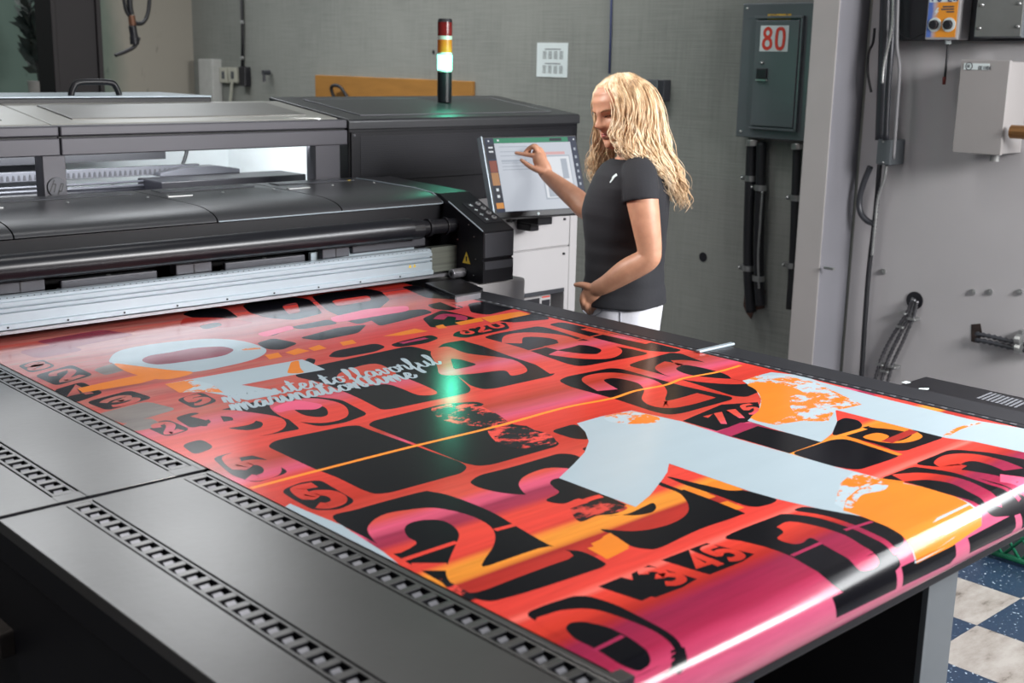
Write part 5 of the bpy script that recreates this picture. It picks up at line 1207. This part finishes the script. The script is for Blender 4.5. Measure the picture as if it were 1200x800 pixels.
def script(text, p0, p1, hgt, w, layer, shear=.25):
    a = sheet(*p0); b = sheet(*p1); tot = sum(CWID[c] for c in text); ex = (b-a)/tot; up = Vector((-ex.y, ex.x)).normalized()*hgt; en = ex.normalized()
    x = 0
    for ch in text:
        for pl in CUR[ch]:
            P = [a+ex*(x+u)+up*v+en*(shear*v*hgt) for u, v in pl]
            P = [Vector((q.x, q.y)) for q in catmull([Vector((p.x, p.y, 0)) for p in P], 5)]
            addstrip('W', ribbon(P, w), layer)
        x += CWID[ch]
script('minutes to flavorful', (266, 473), (519, 426), .105, .0085, 10)
script('marination time', (275, 482), (490, 442), .105, .0095, 10)
PENDING.sort(key=lambda q: (q[0], q[1]))
for i_, (_, _, c_, P_2) in enumerate(PENDING): laypoly(c_, P_2, 1.5e-6*i_)
# ---- cut to the sheet, split along the roller, bend
def bis(co, no, clear_out=False, clear_in=False):
    bmesh.ops.bisect_plane(SH, geom=SH.verts[:]+SH.edges[:]+SH.faces[:], dist=1e-7, plane_co=co, plane_no=no, clear_outer=clear_out, clear_inner=clear_in)
bis((BX0, 0, 0), (-1, 0, 0), True); bis((BX1, 0, 0), (1, 0, 0), True); bis((0, S_END, 0), (0, -1, 0), True); bis((0, S_TOP, 0), (0, 1, 0), True)
nstep = 22
for i in range(nstep+1): bis((0, BYC-BR*PI*i/nstep, 0), (0, 1, 0))
uvl = SH.loops.layers.uv.new('sheet')
for f in SH.faces:
    for l in f.loops: l[uvl].uv = (l.vert.co.x, l.vert.co.y)
def sheet_normal(s):
    th = min(PI, max(0, (BYC-s)/BR)); return (0, -math.sin(th), math.cos(th))
NORMS = [sheet_normal(v.co.y) for v in SH.verts]
for v in SH.verts: v.co = unroll(v.co.x, v.co.y, v.co.z)
me = bpy.data.meshes.new('printed_banner'); SH.to_mesh(me); SH.free()
for kk in INKS: me.materials.append(INK[kk])
me.polygons.foreach_set('use_smooth', [True]*len(me.polygons))
me.normals_split_custom_set_from_vertices(NORMS)
ban = bpy.data.objects.new('printed_banner', me); COL.objects.link(ban)
tag(ban, 'glossy red and black number banner with white figures and script, lying on the printer bed', 'banner')
# ================================================================ the woman at the screen
WC = Vector((3.19, 2.83, 0)); WF = Vector((-.67, .74, 0)).normalized(); WR = Vector((WF.y, -WF.x, 0)); UP = Vector((0, 0, 1))
def W_(x, y, r=0):
    """photo point at depth r (metres to her right) from the body's middle plane"""
    d = ray(x, y); t = (WC+WR*r-ORI).dot(WR)/d.dot(WR); return ORI+d*t
def loc(f, r, z): return WC+WF*f+WR*r+UP*z
wom = thing('person', 'woman with long wavy blond hair, black t-shirt and pale jeans tapping the touch screen', 'person', tuple(WC))
def skin_mat():
    m, nt, b = newmat('skin'); f = noise_tex(nt, 30, 'Object', (1, 1, 1), 4)
    r = ramp(nt, [(.3, S(186, 134, 108)), (.7, S(200, 148, 120))], f); nt.links.new(r.outputs[0], b.inputs['Base Color']); b.inputs['Roughness'].default_value = .48
    b.inputs['Subsurface Weight'].default_value = .08; b.inputs['Subsurface Radius'].default_value = (.01, .004, .002); b.inputs['Subsurface Scale'].default_value = .5
    return m
M_SKIN = skin_mat(); M_LIP = pm('lip_skin', S(176, 98, 90), .4); M_BROW = pm('brow_hair', S(128, 92, 62), .8); M_LASH = pm('dark_lash', S(44, 32, 28), .6)
def cloth(name, c, v=.1):
    m = pm(name, S(*c), .85, var=v, scale=9, bump=.25); return m
M_TEE = cloth('black_cotton', (29, 30, 36)); M_JEAN = cloth('pale_denim', (206, 207, 216), .06)
def capsule(mb, pts, rad, seg=14, k=6, flat=None):
    P = catmull(pts, k); R = cat1(rad, k)
    # rounded ends
    a, b = P[0], P[-1]; ta = (P[0]-P[1]).normalized(); tb = (P[-1]-P[-2]).normalized()
    pre = [a+ta*R[0]*math.cos(q) for q in (.15, .6, 1.1)]; prr = [R[0]*math.sin(q) for q in (.15, .6, 1.1)]
    post = [b+tb*R[-1]*math.cos(q) for q in (1.1, .6, .15)]; por = [R[-1]*math.sin(q) for q in (1.1, .6, .15)]
    mb.tube(pre+P+post, prr+R+por, seg, flat=flat)
def superring(cf, hf, hr, z, n=72, e=2.4, dr=0):
    out = []
    for i in range(n):
        a = 2*PI*i/n; c, s = math.cos(a), math.sin(a)
        out.append(loc(cf+math.copysign(abs(c)**(2/e), c)*hf, dr+math.copysign(abs(s)**(2/e), s)*hr, z))
    return out
def zof(y): return W_(735, y).z
def fof(x, y): return (W_(x, y)-WC).dot(WF)
def ringpx(y, xf, xb, hr, grow=0, e=2.4):
    f0, f1 = fof(xf, y), fof(xb, y); return superring((f0+f1)/2, (f0-f1)/2+grow, hr+grow, zof(y), e=e)
def remesh(mb, name, vox, smooth_it, mats, fac=.5):
    o = mb.build(name+'_src', mats); md = o.modifiers.new('r', 'REMESH'); md.mode = 'VOXEL'; md.voxel_size = vox; md.use_smooth_shade = True
    if smooth_it: sm = o.modifiers.new('s', 'SMOOTH'); sm.iterations = smooth_it; sm.factor = fac
    bpy.context.view_layer.update(); dg = bpy.context.evaluated_depsgraph_get()
    me = bpy.data.meshes.new_from_object(o.evaluated_get(dg)); me.name = name
    bpy.data.objects.remove(o)
    me.materials.clear()
    for m in (mats if isinstance(mats, (list, tuple)) else [mats]): me.materials.append(m)
    me.polygons.foreach_set('use_smooth', [True]*len(me.polygons)); me.polygons.foreach_set('material_index', [0]*len(me.polygons))
    ob = bpy.data.objects.new(name, me); COL.objects.link(ob); return ob

TORSO = [(176, 725, 752, .052), (186, 716, 764, .075), (193, 706, 775, .125), (202, 699, 780, .165), (216, 693, 783, .178), (232, 687, 784, .175), (248, 684, 783, .168), (264, 685, 781, .158), (285, 686, 779, .146), (305, 686, 777, .142), (328, 685, 777, .155), (340, 682, 779, .168), (352, 681.5, 780, .181)]
HIPS = [(335, 688, 775, .150), (352, 686, 776, .168), (370, 687, 774, .174), (390, 690, 772, .176), (410, 694, 771, .172), (425, 700, 768, .165)]

# ---- head in its own frame: x right, y forward, z up from the chin
HF = (WF*math.cos(math.radians(40))-WR*math.sin(math.radians(40))).normalized()
HRT = Vector((HF.y, -HF.x, 0)); tilt = math.radians(13)
HFd = HF*math.cos(tilt)-UP*math.sin(tilt); HUP = UP*math.cos(tilt)+HF*math.sin(tilt)
rl_ = math.radians(-5); HRT, HUP = HRT*math.cos(rl_)+HUP*math.sin(rl_), HUP*math.cos(rl_)-HRT*math.sin(rl_)
HC = W_(727, 128, .0)          # middle of the head
HS = 1.06
def hd(x, y, z): return HC+(HRT*x+HFd*y+HUP*(z-.115))*HS
def interp(tab, h):
    for (a, va), (b, vb) in zip(tab, tab[1:]):
        if h <= b:
            t = (h-a)/(b-a) if b > a else 0; t = t*t*(3-2*t); return va+(vb-va)*t
    return tab[-1][1]
T_W = [(0, .018), (.012, .034), (.03, .048), (.055, .058), (.08, .065), (.11, .070), (.14, .074), (.17, .071), (.195, .058), (.212, .038), (.222, .012)]
T_F = [(0, .070), (.012, .080), (.03, .083), (.055, .085), (.08, .086), (.105, .085), (.13, .090), (.155, .088), (.18, .076), (.2, .056), (.213, .034), (.222, .008)]
T_B = [(0, -.035), (.012, -.02), (.03, .0), (.055, .04), (.08, .066), (.105, .080), (.13, .090), (.155, .093), (.18, .084), (.2, .064), (.213, .04), (.222, .010)]
def gs(x, s): return math.exp(-(x/s)**2)
def head_pt(a, h):
    c, s = math.cos(a), math.sin(a); w = interp(T_W, h); fr = interp(T_F, h); bk = interp(T_B, h)
    e = 2.25
    x = math.copysign(abs(s)**(2/e), s)*w
    y = (abs(c)**(2/e))*fr if c > 0 else -(abs(c)**(2/e))*bk
    if c > 0:
        ax = abs(x)
        y += .024*gs(x, .0085+.004*gs(h-.080, .012))*(gs(h-.083, .013) + .62*gs(h-.099, .016) + .25*gs(h-.118, .014))   # nose
        y += .006*gs(ax-.014, .007)*gs(h-.079, .008)                                                                        # nostril wings
        y -= .012*gs(ax-.033, .017)*gs(h-.109, .012)                                                                        # sockets
        y += .004*gs(ax-.026, .022)*gs(h-.127, .008)                                                                        # brow ridge
        y += .006*gs(x, .020)*(gs(h-.058, .0045)+1.1*gs(h-.046, .0055)) - .004*gs(x, .026)*gs(h-.0525, .0022)            # lips
        y -= .004*gs(x, .02)*gs(h-.034, .006)
        y += .006*gs(x, .018)*gs(h-.014, .012)                                                                              # chin
        y += .004*gs(ax-.045, .016)*gs(h-.082, .02)                                                                         # cheekbones
    return hd(x, y, h)
body = MB()
hh = [.222*(.5-.5*math.cos(PI*i/72)) for i in range(73)]; hh = hh[1:-1]
body.rings([[head_pt(2*PI*k/96, h) for k in range(96)] for h in hh])
for sx in (-1, 1):       # ears
    body.ball(hd(sx*.072, -.01, .098), .03, 12, (.3, .6, 1.0), Matrix((HRT, HFd, HUP)).transposed())
# neck and hidden torso
nk = [W_(748, 196, 0), W_(742, 180, 0), hd(0, -.022, .02), hd(0, -.02, .06)]
capsule(body, nk, [.062, .054, .052, .055], 20)
body.rings([ringpx(y, xf, xb, hr, -.014) for (y, xf, xb, hr) in TORSO])
# left arm (towards the camera): down, bent, hand to the front pocket
LA = [W_(752, 205, -.14), W_(752, 228, -.172), W_(757, 262, -.192), W_(761, 292, -.200), W_(758, 304, -.200), W_(735, 317, -.185), W_(712, 332, -.165), W_(700, 338, -.15)]
capsule(body, LA, [.050, .054, .048, .041, .040, .041, .032, .0275], 48)
RSH = W_(748, 203, .165); hit = scr_hit(604, 179.5)
TIP = hit + SN*.005
rh = (TIP-WC).dot(WR)
REL = W_(691, 246, .30); RWR = W_(641, 205.5, rh-.035)
RA = [RSH, RSH.lerp(REL, .5)+UP*-.01, REL, REL.lerp(RWR, .30), REL.lerp(RWR, .7), RWR]
capsule(body, RA, [.048, .043, .040, .041, .033, .0255], 48)
# right hand, index finger on the glass
def hp(x, y, dr=0): return W_(x, y, rh+dr)
capsule(body, [RWR, hp(637, 197, -.03), hp(632, 187, -.024)], [.026, .030, .027], 16, flat=(WR, .72))
capsule(body, [hp(636, 196, -.016), hp(634, 184, .004), hp(632, 177, .012)], [.022, .022, .017], 14)
capsule(body, [hp(632, 186, -.026), hp(625, 182.5, -.018), hp(616, 181, -.008), TIP], [.0115, .0098, .0086, .0068], 12)      # index
capsule(body, [hp(631, 180, -.01), hp(626, 172.5, -.006), hp(620.5, 173.5, .001), hp(615.5, 178, .006)], [.0118, .0102, .009, .007], 12)   # middle
capsule(body, [hp(632, 178, .006), hp(627, 171, .012), hp(621, 174, .016), hp(620, 181, .016)], [.0112, .0098, .0086, .007], 12)    # ring
capsule(body, [hp(634, 180, .022), hp(630, 174, .028), hp(626, 178, .030), hp(626, 184, .028)], [.010, .0085, .0078, .0062], 12)    # little
capsule(body, [hp(638, 200, -.042), hp(630, 199, -.048), hp(620.5, 194.5, -.040), hp(611, 187.5, -.026)], [.015, .0125, .0105, .0072], 12)   # thumb
# left hand at the pocket: thumb pointing forward, fingers going down into it
LW = LA[-1]
capsule(body, [LW, W_(694, 343, -.142), W_(689, 348, -.132)], [.0265, .031, .029], 16, flat=(WR, .62))
for i, (kx, ky, tx, ty, r, dr) in enumerate(((684, 344, 683, 362, .0112, -.138), (688, 349, 688, 367, .0115, -.132), (693, 352, 694, 368, .011, -.128), (698, 352, 700, 365, .0095, -.126))):
    capsule(body, [W_(kx+3, ky-2, dr), W_(kx-1, ky+5, dr-.004), W_((kx+tx)/2-.5, (ky+ty)/2+2, dr), W_(tx+1, ty, dr+.03)], [r*1.05, r, r*.92, r*.75], 12)
capsule(body, [W_(695, 338, -.15), W_(688, 335, -.15), W_(681, 333.5, -.144), W_(674.5, 333.5, -.138)], [.0145, .0125, .0105, .0078], 12)
# legs down to the feet
HIPZ = zof(405)
for s in (-1, 1):
    capsule(body, [loc(-.0, s*.085, HIPZ), loc(.01, s*.09, .48), loc(-.01, s*.09, .12), loc(-.01, s*.09, .07)], [.072, .05, .035, .035], 16)
    capsule(body, [loc(-.04, s*.09, .035), loc(.06, s*.095, .032), loc(.16, s*.10, .022)], [.032, .034, .02], 14)
sk = remesh(body, 'body', .0032, 2, M_SKIN); put(sk, wom)
# ---- eyes, brows, lips laid on the face
def fpt(x, h, lift=0):
    w = interp(T_W, h); q = min(.999, (abs(x)/w)**1.125)
    a = math.asin(math.copysign(q, x)) if True else 0
    p = head_pt(a, h); return p + HFd*lift
for sx in (-1, 1):
    ec = fpt(sx*.031, .1085, -.0092)
    ew = MB().ball(ec, .0118, 20).build('eye', pm('eye_white', S(196, 186, 178), .25) if sx < 0 else bpy.data.materials['eye_white'], wom, smooth=True)
    look = (HFd*.93-HUP*.30+HRT*.12).normalized()
    ir = MB().cyl(ec+look*.0104, ec+look*.0121, .0058, .0052, seg=18).build('iris', pm('iris_dark_grey', S(52, 54, 56), .2) if sx < 0 else bpy.data.materials['iris_dark_grey'], ew)
    xs_ = (-.0155, -.011, -.005, .001, .007, .012, .0165)
    lid = MB(); lid.tube([fpt(sx*(.031+dx), .1120-dx*dx*16, .0014) for dx in xs_], [.001, .002, .0027, .0027, .0027, .0022, .001], 8); lid.build('eyelash', M_LASH, wom, smooth=True)
    ld_ = MB(); ld_.tube([fpt(sx*(.031+dx), .1155-dx*dx*16, -.0012) for dx in xs_], [.0015, .003, .0042, .0046, .0042, .0032, .0015], 10); ld_.build('eyelid', M_SKIN, wom, smooth=True)
    lw_ = MB(); lw_.tube([fpt(sx*(.031+dx), .1035+dx*dx*14, -.001) for dx in xs_], [.001, .002, .0027, .003, .0027, .002, .001], 10); lw_.build('eyelid', M_SKIN, wom, smooth=True)
    br = MB(); br.tube([fpt(sx*(.033+dx), .1285+.003-(dx-.003)**2*14, .0008) for dx in (-.02, -.012, -.004, .006, .014, .022)], [.001, .0022, .0024, .0022, .0017, .0007], 8); br.build('eyebrow', M_BROW, wom, smooth=True)
lp = MB()
lp.tube([fpt(x, .0560-abs(x)*.09, -.0008) for x in (-.021, -.014, -.007, 0, .007, .014, .021)], [.0008, .0022, .003, .0027, .003, .0022, .0008], 8)
lp.tube([fpt(x, .0485+abs(x)*.16, -.0012) for x in (-.019, -.013, -.006, 0, .006, .013, .019)], [.0008, .0026, .0036, .0038, .0036, .0026, .0008], 8)
lp.build('lips', M_LIP, wom, smooth=True)
# ---- t-shirt
tee = MB()
tee.rings([ringpx(y, xf, xb, hr, .004) for (y, xf, xb, hr) in TORSO[1:]])
tee.tube(catmull([W_(746, 199, -.09), W_(749, 204, -.13), W_(751, 220, -.165), W_(752, 236, -.178)], 6), cat1([.048, .058, .062, .0605], 6), 28)
tee.tube(catmull([W_(748, 198, .10), RSH, RSH.lerp(REL, .52)], 6), cat1([.048, .056, .056], 6), 28)
ts = remesh(tee, 'shirt', .0042, 3, M_TEE)
NRM = [v.normal.copy() for v in ts.data.vertices]
for v, vn in zip(ts.data.vertices, NRM):      # cloth folds
    p = v.co; n_ = noise.noise(Vector((p.x*9, p.y*9, p.z*6)))
    k_ = .5+.5*max(0, min(1, (1.15-p.z)/.25))
    v.co = p + vn*(.010*n_*k_+.004*k_*noise.noise(Vector((p.x*4, p.y*4, p.z*26))))
put(ts, wom)
# sleeve hem and neckline as thin rings
hm = MB(); c = W_(752.5, 239, -.192); ax = (W_(752.5, 239, -.192)-W_(752.5, 222, -.178)).normalized(); u = ax.orthogonal().normalized(); w2 = ax.cross(u)
# white mark on the chest
mk = MB()
def chest(x, y):
    d = ray(x, y); ok, hit_, nn, _ = ts.ray_cast(ORI, d.normalized()); return (hit_+nn*.002) if ok else W_(x, y, -.16)
pts = [(722.5, 203.5), (723.5, 206), (720.5, 208), (718.5, 211), (715.5, 214.5), (714.8, 213.5), (717.3, 209.5), (717.5, 207.5), (719.5, 205.5)]
mk.poly([chest(x, y) for x, y in pts], tuple(-ray(719, 208)))
mk.build('chest_emblem', M_WHITE, ts)
# ---- jeans
jn = MB(); jn.rings([ringpx(y, xf, xb, hr, .002) for (y, xf, xb, hr) in HIPS])
for s in (-1, 1):
    capsule(jn, [loc(-.0, s*.082, zof(400)), loc(.015, s*.088, .62), loc(.012, s*.09, .48), loc(-.01, s*.092, .25), loc(-.012, s*.092, .09)], [.098, .082, .066, .060, .056], 22)
js = remesh(jn, 'jeans', .005, 2, M_JEAN)
NRM = [v.normal.copy() for v in js.data.vertices]
for v, vn in zip(js.data.vertices, NRM):
    p = v.co; v.co = p+vn*.004*noise.noise(Vector((p.x*14, p.y*14, p.z*8)))
put(js, wom)
def onj(x, y):
    d = ray(x, y); ok, h_, nn, _ = js.ray_cast(ORI, d.normalized()); return (h_+nn*.0015) if ok else W_(x, y, -.17)
sm = MB(); sm.tube([onj(727, y) for y in range(352, 384, 3)], .0022, 6); sm.build('side_seam', pm('denim_seam', S(160, 162, 174), .8), js, smooth=True)
pk = MB(); pk.tube([onj(x, y) for x, y in ((683, 364), (690, 369), (697, 370), (704, 366), (708, 357))], .002, 6); pk.build('pocket_edge', pm('denim_pocket', S(150, 152, 164), .8), js, smooth=True)
for s in (-1, 1):
    shoe = MB(); capsule(shoe, [loc(-.05, s*.09, .045), loc(.05, s*.096, .042), loc(.17, s*.10, .034)], [.042, .045, .032], 16)
    so = remesh(shoe, 'shoe', .005, 2, M_BLACK); put(so, wom)
# ---- hair
def hair_mat():
    m, nt, b = newmat('blond_hair'); f = noise_tex(nt, 60, 'Object', (1, 1, .35), 3); g = noise_tex(nt, 9, 'Object', (1, 1, .5), 3)
    mx = N(nt, 'ShaderNodeMix', data_type='FLOAT'); mx.inputs[0].default_value = .5; nt.links.new(f, mx.inputs[2]); nt.links.new(g, mx.inputs[3])
    r = ramp(nt, [(.34, S(150, 116, 84)), (.43, S(196, 162, 124)), (.51, S(226, 198, 160)), (.64, S(244, 228, 204))], mx.outputs[0]); nt.links.new(r.outputs[0], b.inputs['Base Color'])
    b.inputs['Roughness'].default_value = .42; b.inputs['Specular IOR Level'].default_value = .4; b.inputs['Sheen Weight'].default_value = .2; return m
GUIDES = [
 [(719, 91, -.015), (711, 101, -.055), (718, 118, -.080), (722, 138, -.086), (719, 156, -.086), (725, 172, -.095), (733, 184, -.11), (741, 190, -.115)],
 [(724, 88, -.025), (724, 100, -.07), (732, 120, -.092), (731, 142, -.098), (727, 160, -.10), (735, 176, -.118), (748, 189, -.13), (757, 196, -.14)],
 [(730, 86, -.03), (741, 99, -.075), (748, 122, -.095), (746, 146, -.105), (745, 168, -.115), (755, 186, -.13), (770, 200, -.12), (777, 212, -.11)],
 [(734, 86, -.03), (753, 101, -.065), (762, 126, -.085), (761, 152, -.095), (766, 176, -.105), (778, 198, -.10), (787, 220, -.09), (790, 240, -.085)],
 [(738, 86, -.02), (762, 104, -.04), (772, 130, -.055), (775, 158, -.065), (783, 184, -.07), (793, 208, -.065), (798, 228, -.06), (799, 246, -.06)],
 [(738, 86, .0), (764, 104, .0), (776, 132, .0), (781, 160, -.02), (788, 186, -.03), (798, 210, -.03), (803, 232, -.03), (803, 250, -.03)],
 [(737, 86, .02), (760, 103, .04), (770, 132, .055), (775, 160, .05), (782, 186, .04), (792, 210, .03), (797, 230, .02), (798, 244, .02)],
 [(732, 86, .03), (746, 100, .07), (752, 130, .088), (756, 158, .09), (768, 186, .08), (780, 208, .06), (788, 226, .05), (790, 238, .05)],
 [(725, 86, .035), (727, 98, .08), (730, 128, .095), (726, 152, .11), (719, 176, .125), (716, 196, .12), (714, 212, .11), (718, 226, .10)],
 [(719, 88, .03), (709, 100, .07), (706, 122, .085), (707, 146, .10), (704, 170, .115), (700, 190, .115), (698, 208, .10), (703, 224, .09)],
 [(716, 90, .02), (702, 102, .055), (697, 120, .075), (700, 142, .09), (699, 164, .105), (695, 184, .11), (692, 200, .10), (699, 220, .09)],
]
rh_ = random.Random(11); hair = MB()
GP = [[W_(*p) for p in g] for g in GUIDES]
def lock(fi, jit, rad, amp, ln=1.0):
    i = min(int(fi), len(GP)-2); t = fi-i
    P = [a.lerp(b, t) for a, b in zip(GP[i], GP[i+1])]
    P = catmull(P, 7); n = len(P); n = max(8, int(n*ln)); P = P[:n]
    ph1, ph2 = rh_.uniform(0, 6.28), rh_.uniform(0, 6.28); fq = rh_.uniform(4.4, 6.4); off = Vector((rh_.gauss(0, 1), rh_.gauss(0, 1), rh_.gauss(0, .4)))*jit
    out = []
    for j, p in enumerate(P):
        u = j/(len(GP[0])*7); k = min(1, max(0, (u-.18)/.5)); nn = (p-(HC if u < .45 else Vector((WC.x, WC.y, p.z)))).normalized()
        wv = WF*math.sin(ph1+u*fq*6.28)*amp*k + WR*math.cos(ph2+u*fq*6.28)*amp*.9*k
        out.append(p + off*(.35+.65*u*1.2) + nn*rh_.uniform(-.001, .001) + wv + off.normalized()*k*.004)
    m = len(out); R = [rad*(.55+.45*min(1, j/6))*(1 if j < m*.72 else max(.12, 1-(j-m*.72)/(m*.28)*.9)) for j in range(m)]
    hair.tube(out, R, 6)
G_ = len(GP)-1
for k in range(560):
    fi = rh_.uniform(0, G_*.9999)
    lock(fi, .0075, rh_.uniform(.0013, .0034), rh_.uniform(.006, .014), rh_.uniform(.78, 1.0))
for k in range(140): lock(rh_.uniform(0, G_*.9999), .015, rh_.uniform(.0008, .0014), rh_.uniform(.007, .014), rh_.uniform(.75, 1.0))
for k in range(46): lock(rh_.uniform(0, .3), .011, rh_.uniform(.001, .0024), rh_.uniform(.004, .01), rh_.uniform(.5, 1.0)); lock(G_-rh_.uniform(.0001, .3), .010, rh_.uniform(.001, .0024), rh_.uniform(.004, .01), rh_.uniform(.5, 1.0))
hr_ = hair.build('hair', hair_mat(), wom, smooth=True)
# scalp cap under the locks
cap = MB(); rings_ = []
for h in [.222*(.5-.5*math.cos(PI*i/40)) for i in range(1, 40)]:
    ring = []
    for k in range(64):
        a = 2*PI*k/64; c, s = math.cos(a), math.sin(a)
        front = c > .25
        lim = .198 if c > .72 else (.05+.126*max(0, (c+.1)/.82))
        x = math.copysign(abs(s)**(2/2.25), s)*interp(T_W, h); y = abs(c)**(2/2.25)*interp(T_F, h) if c > 0 else -abs(c)**(2/2.25)*interp(T_B, h)
        g = .0045 if h > lim else -.012
        v = Vector((x, y, h-.115)); v = v*(1+g/max(.03, v.length)); ring.append(hd(v.x, v.y, v.z+.115))
    rings_.append(ring)
cap.rings(rings_); cp_ = cap.build('hair_cap', bpy.data.materials['blond_hair'], hr_, smooth=True)
cp_.name = 'scalp_hair'
# ================================================================ light
def area(name, loc_, target, sx, sy, e, col=(1, 1, 1)):
    l = bpy.data.lights.new(name, 'AREA'); l.shape = 'RECTANGLE'; l.size = sx; l.size_y = sy; l.energy = e; l.color = col
    o = bpy.data.objects.new(name, l); COL.objects.link(o); o.location = loc_
    o.rotation_euler = (Vector(target)-Vector(loc_)).to_track_quat('-Z', 'Y').to_euler(); return o
# ceiling strip lights of the workshop
area('ceiling_light', (1.9, 3.1, 4.4), (1.9, 3.1, 0), 2.3, .6, 32, (1, .985, .96))
lw = area('wall_fill', (3.0, 6.5, 4.4), (4.9, 7.0, .9), 4.4, .5, 52, (1, .985, .96)); lw.data.spread = math.radians(80)   # unseen light, added and narrowed to brighten the concrete wall
area('ceiling_light.002', (-1.2, 2.5, 4.4), (-.6, 2.5, 0), .6, 3.0, 40, (1, .985, .96))
# window daylight from behind left
area('window_light', (3.2, 9.4, 4.3), (1.0, 1.2, .9), 4.4, 1.5, 112, (.93, .97, 1))
# flood from the right, grazing the painted wall
area('flood_light', (3.75, -1.0, 2.45), (3.9, 2.6, 1.2), 1.5, .8, 222, (1, .98, .96))
# long high window in the right wall, nearer than the photo shows
area('window_light.001', (5.0, -.62, 2.72), (3.0, -.62, 2.0), 3.3, .8, 225, (.95, .98, 1))
# unseen spot added to brighten the woman's face
sl_ = bpy.data.lights.new('face_fill_spot', 'SPOT'); sl_.energy = 680; sl_.spot_size = math.radians(17); sl_.spot_blend = .6; sl_.shadow_soft_size = .12; sl_.color = (1, .97, .93)
so_ = bpy.data.objects.new('face_fill_spot', sl_); COL.objects.link(so_); so_.location = (.6, 4.7, 3.5)
so_.rotation_euler = (Vector((3.12, 2.83, 1.56))-so_.location).to_track_quat('-Z', 'Y').to_euler()
# unseen strip added to brighten the white panels in the printer's open bay
area('bay_fill', (1.75, 4.36, 1.425), (1.9, 4.95, 1.2), 2.1, .12, 36, (.93, .97, 1))
w = bpy.data.worlds.new('workshop'); SC.world = w; w.use_nodes = True
nt = w.node_tree; bg = nt.nodes['Background']
tc = N(nt, 'ShaderNodeTexCoord'); sp = N(nt, 'ShaderNodeSeparateXYZ'); nt.links.new(tc.outputs['Generated'], sp.inputs[0])
mr = N(nt, 'ShaderNodeMapRange'); mr.inputs[1].default_value = -.3; mr.inputs[2].default_value = 1; nt.links.new(sp.outputs['Z'], mr.inputs[0])
rr = ramp(nt, [(0, (.20, .20, .21, 1)), (1, (.42, .43, .45, 1))], mr.outputs[0]); nt.links.new(rr.outputs[0], bg.inputs['Color']); bg.inputs['Strength'].default_value = .34
# ================================================================ camera and view
cd = bpy.data.cameras.new('camera'); cam = bpy.data.objects.new('camera', cd); COL.objects.link(cam)
cd.sensor_width = 36; cd.sensor_fit = 'HORIZONTAL'; cd.lens = FPX/1200*36; cd.clip_start = .05; cd.clip_end = 60
cam.matrix_world = Matrix(((RT.x, -DN.x, -FW.x, 0), (RT.y, -DN.y, -FW.y, 0), (RT.z, -DN.z, -FW.z, EYE), (0, 0, 0, 1)))
cd.dof.use_dof = True; cd.dof.focus_distance = 3.3; cd.dof.aperture_fstop = 4.5
SC.camera = cam
SC.view_settings.view_transform = 'Standard'; SC.view_settings.look = 'None'; SC.view_settings.gamma = 1; SC.view_settings.use_curve_mapping = False
SC.view_settings.exposure = 0.0
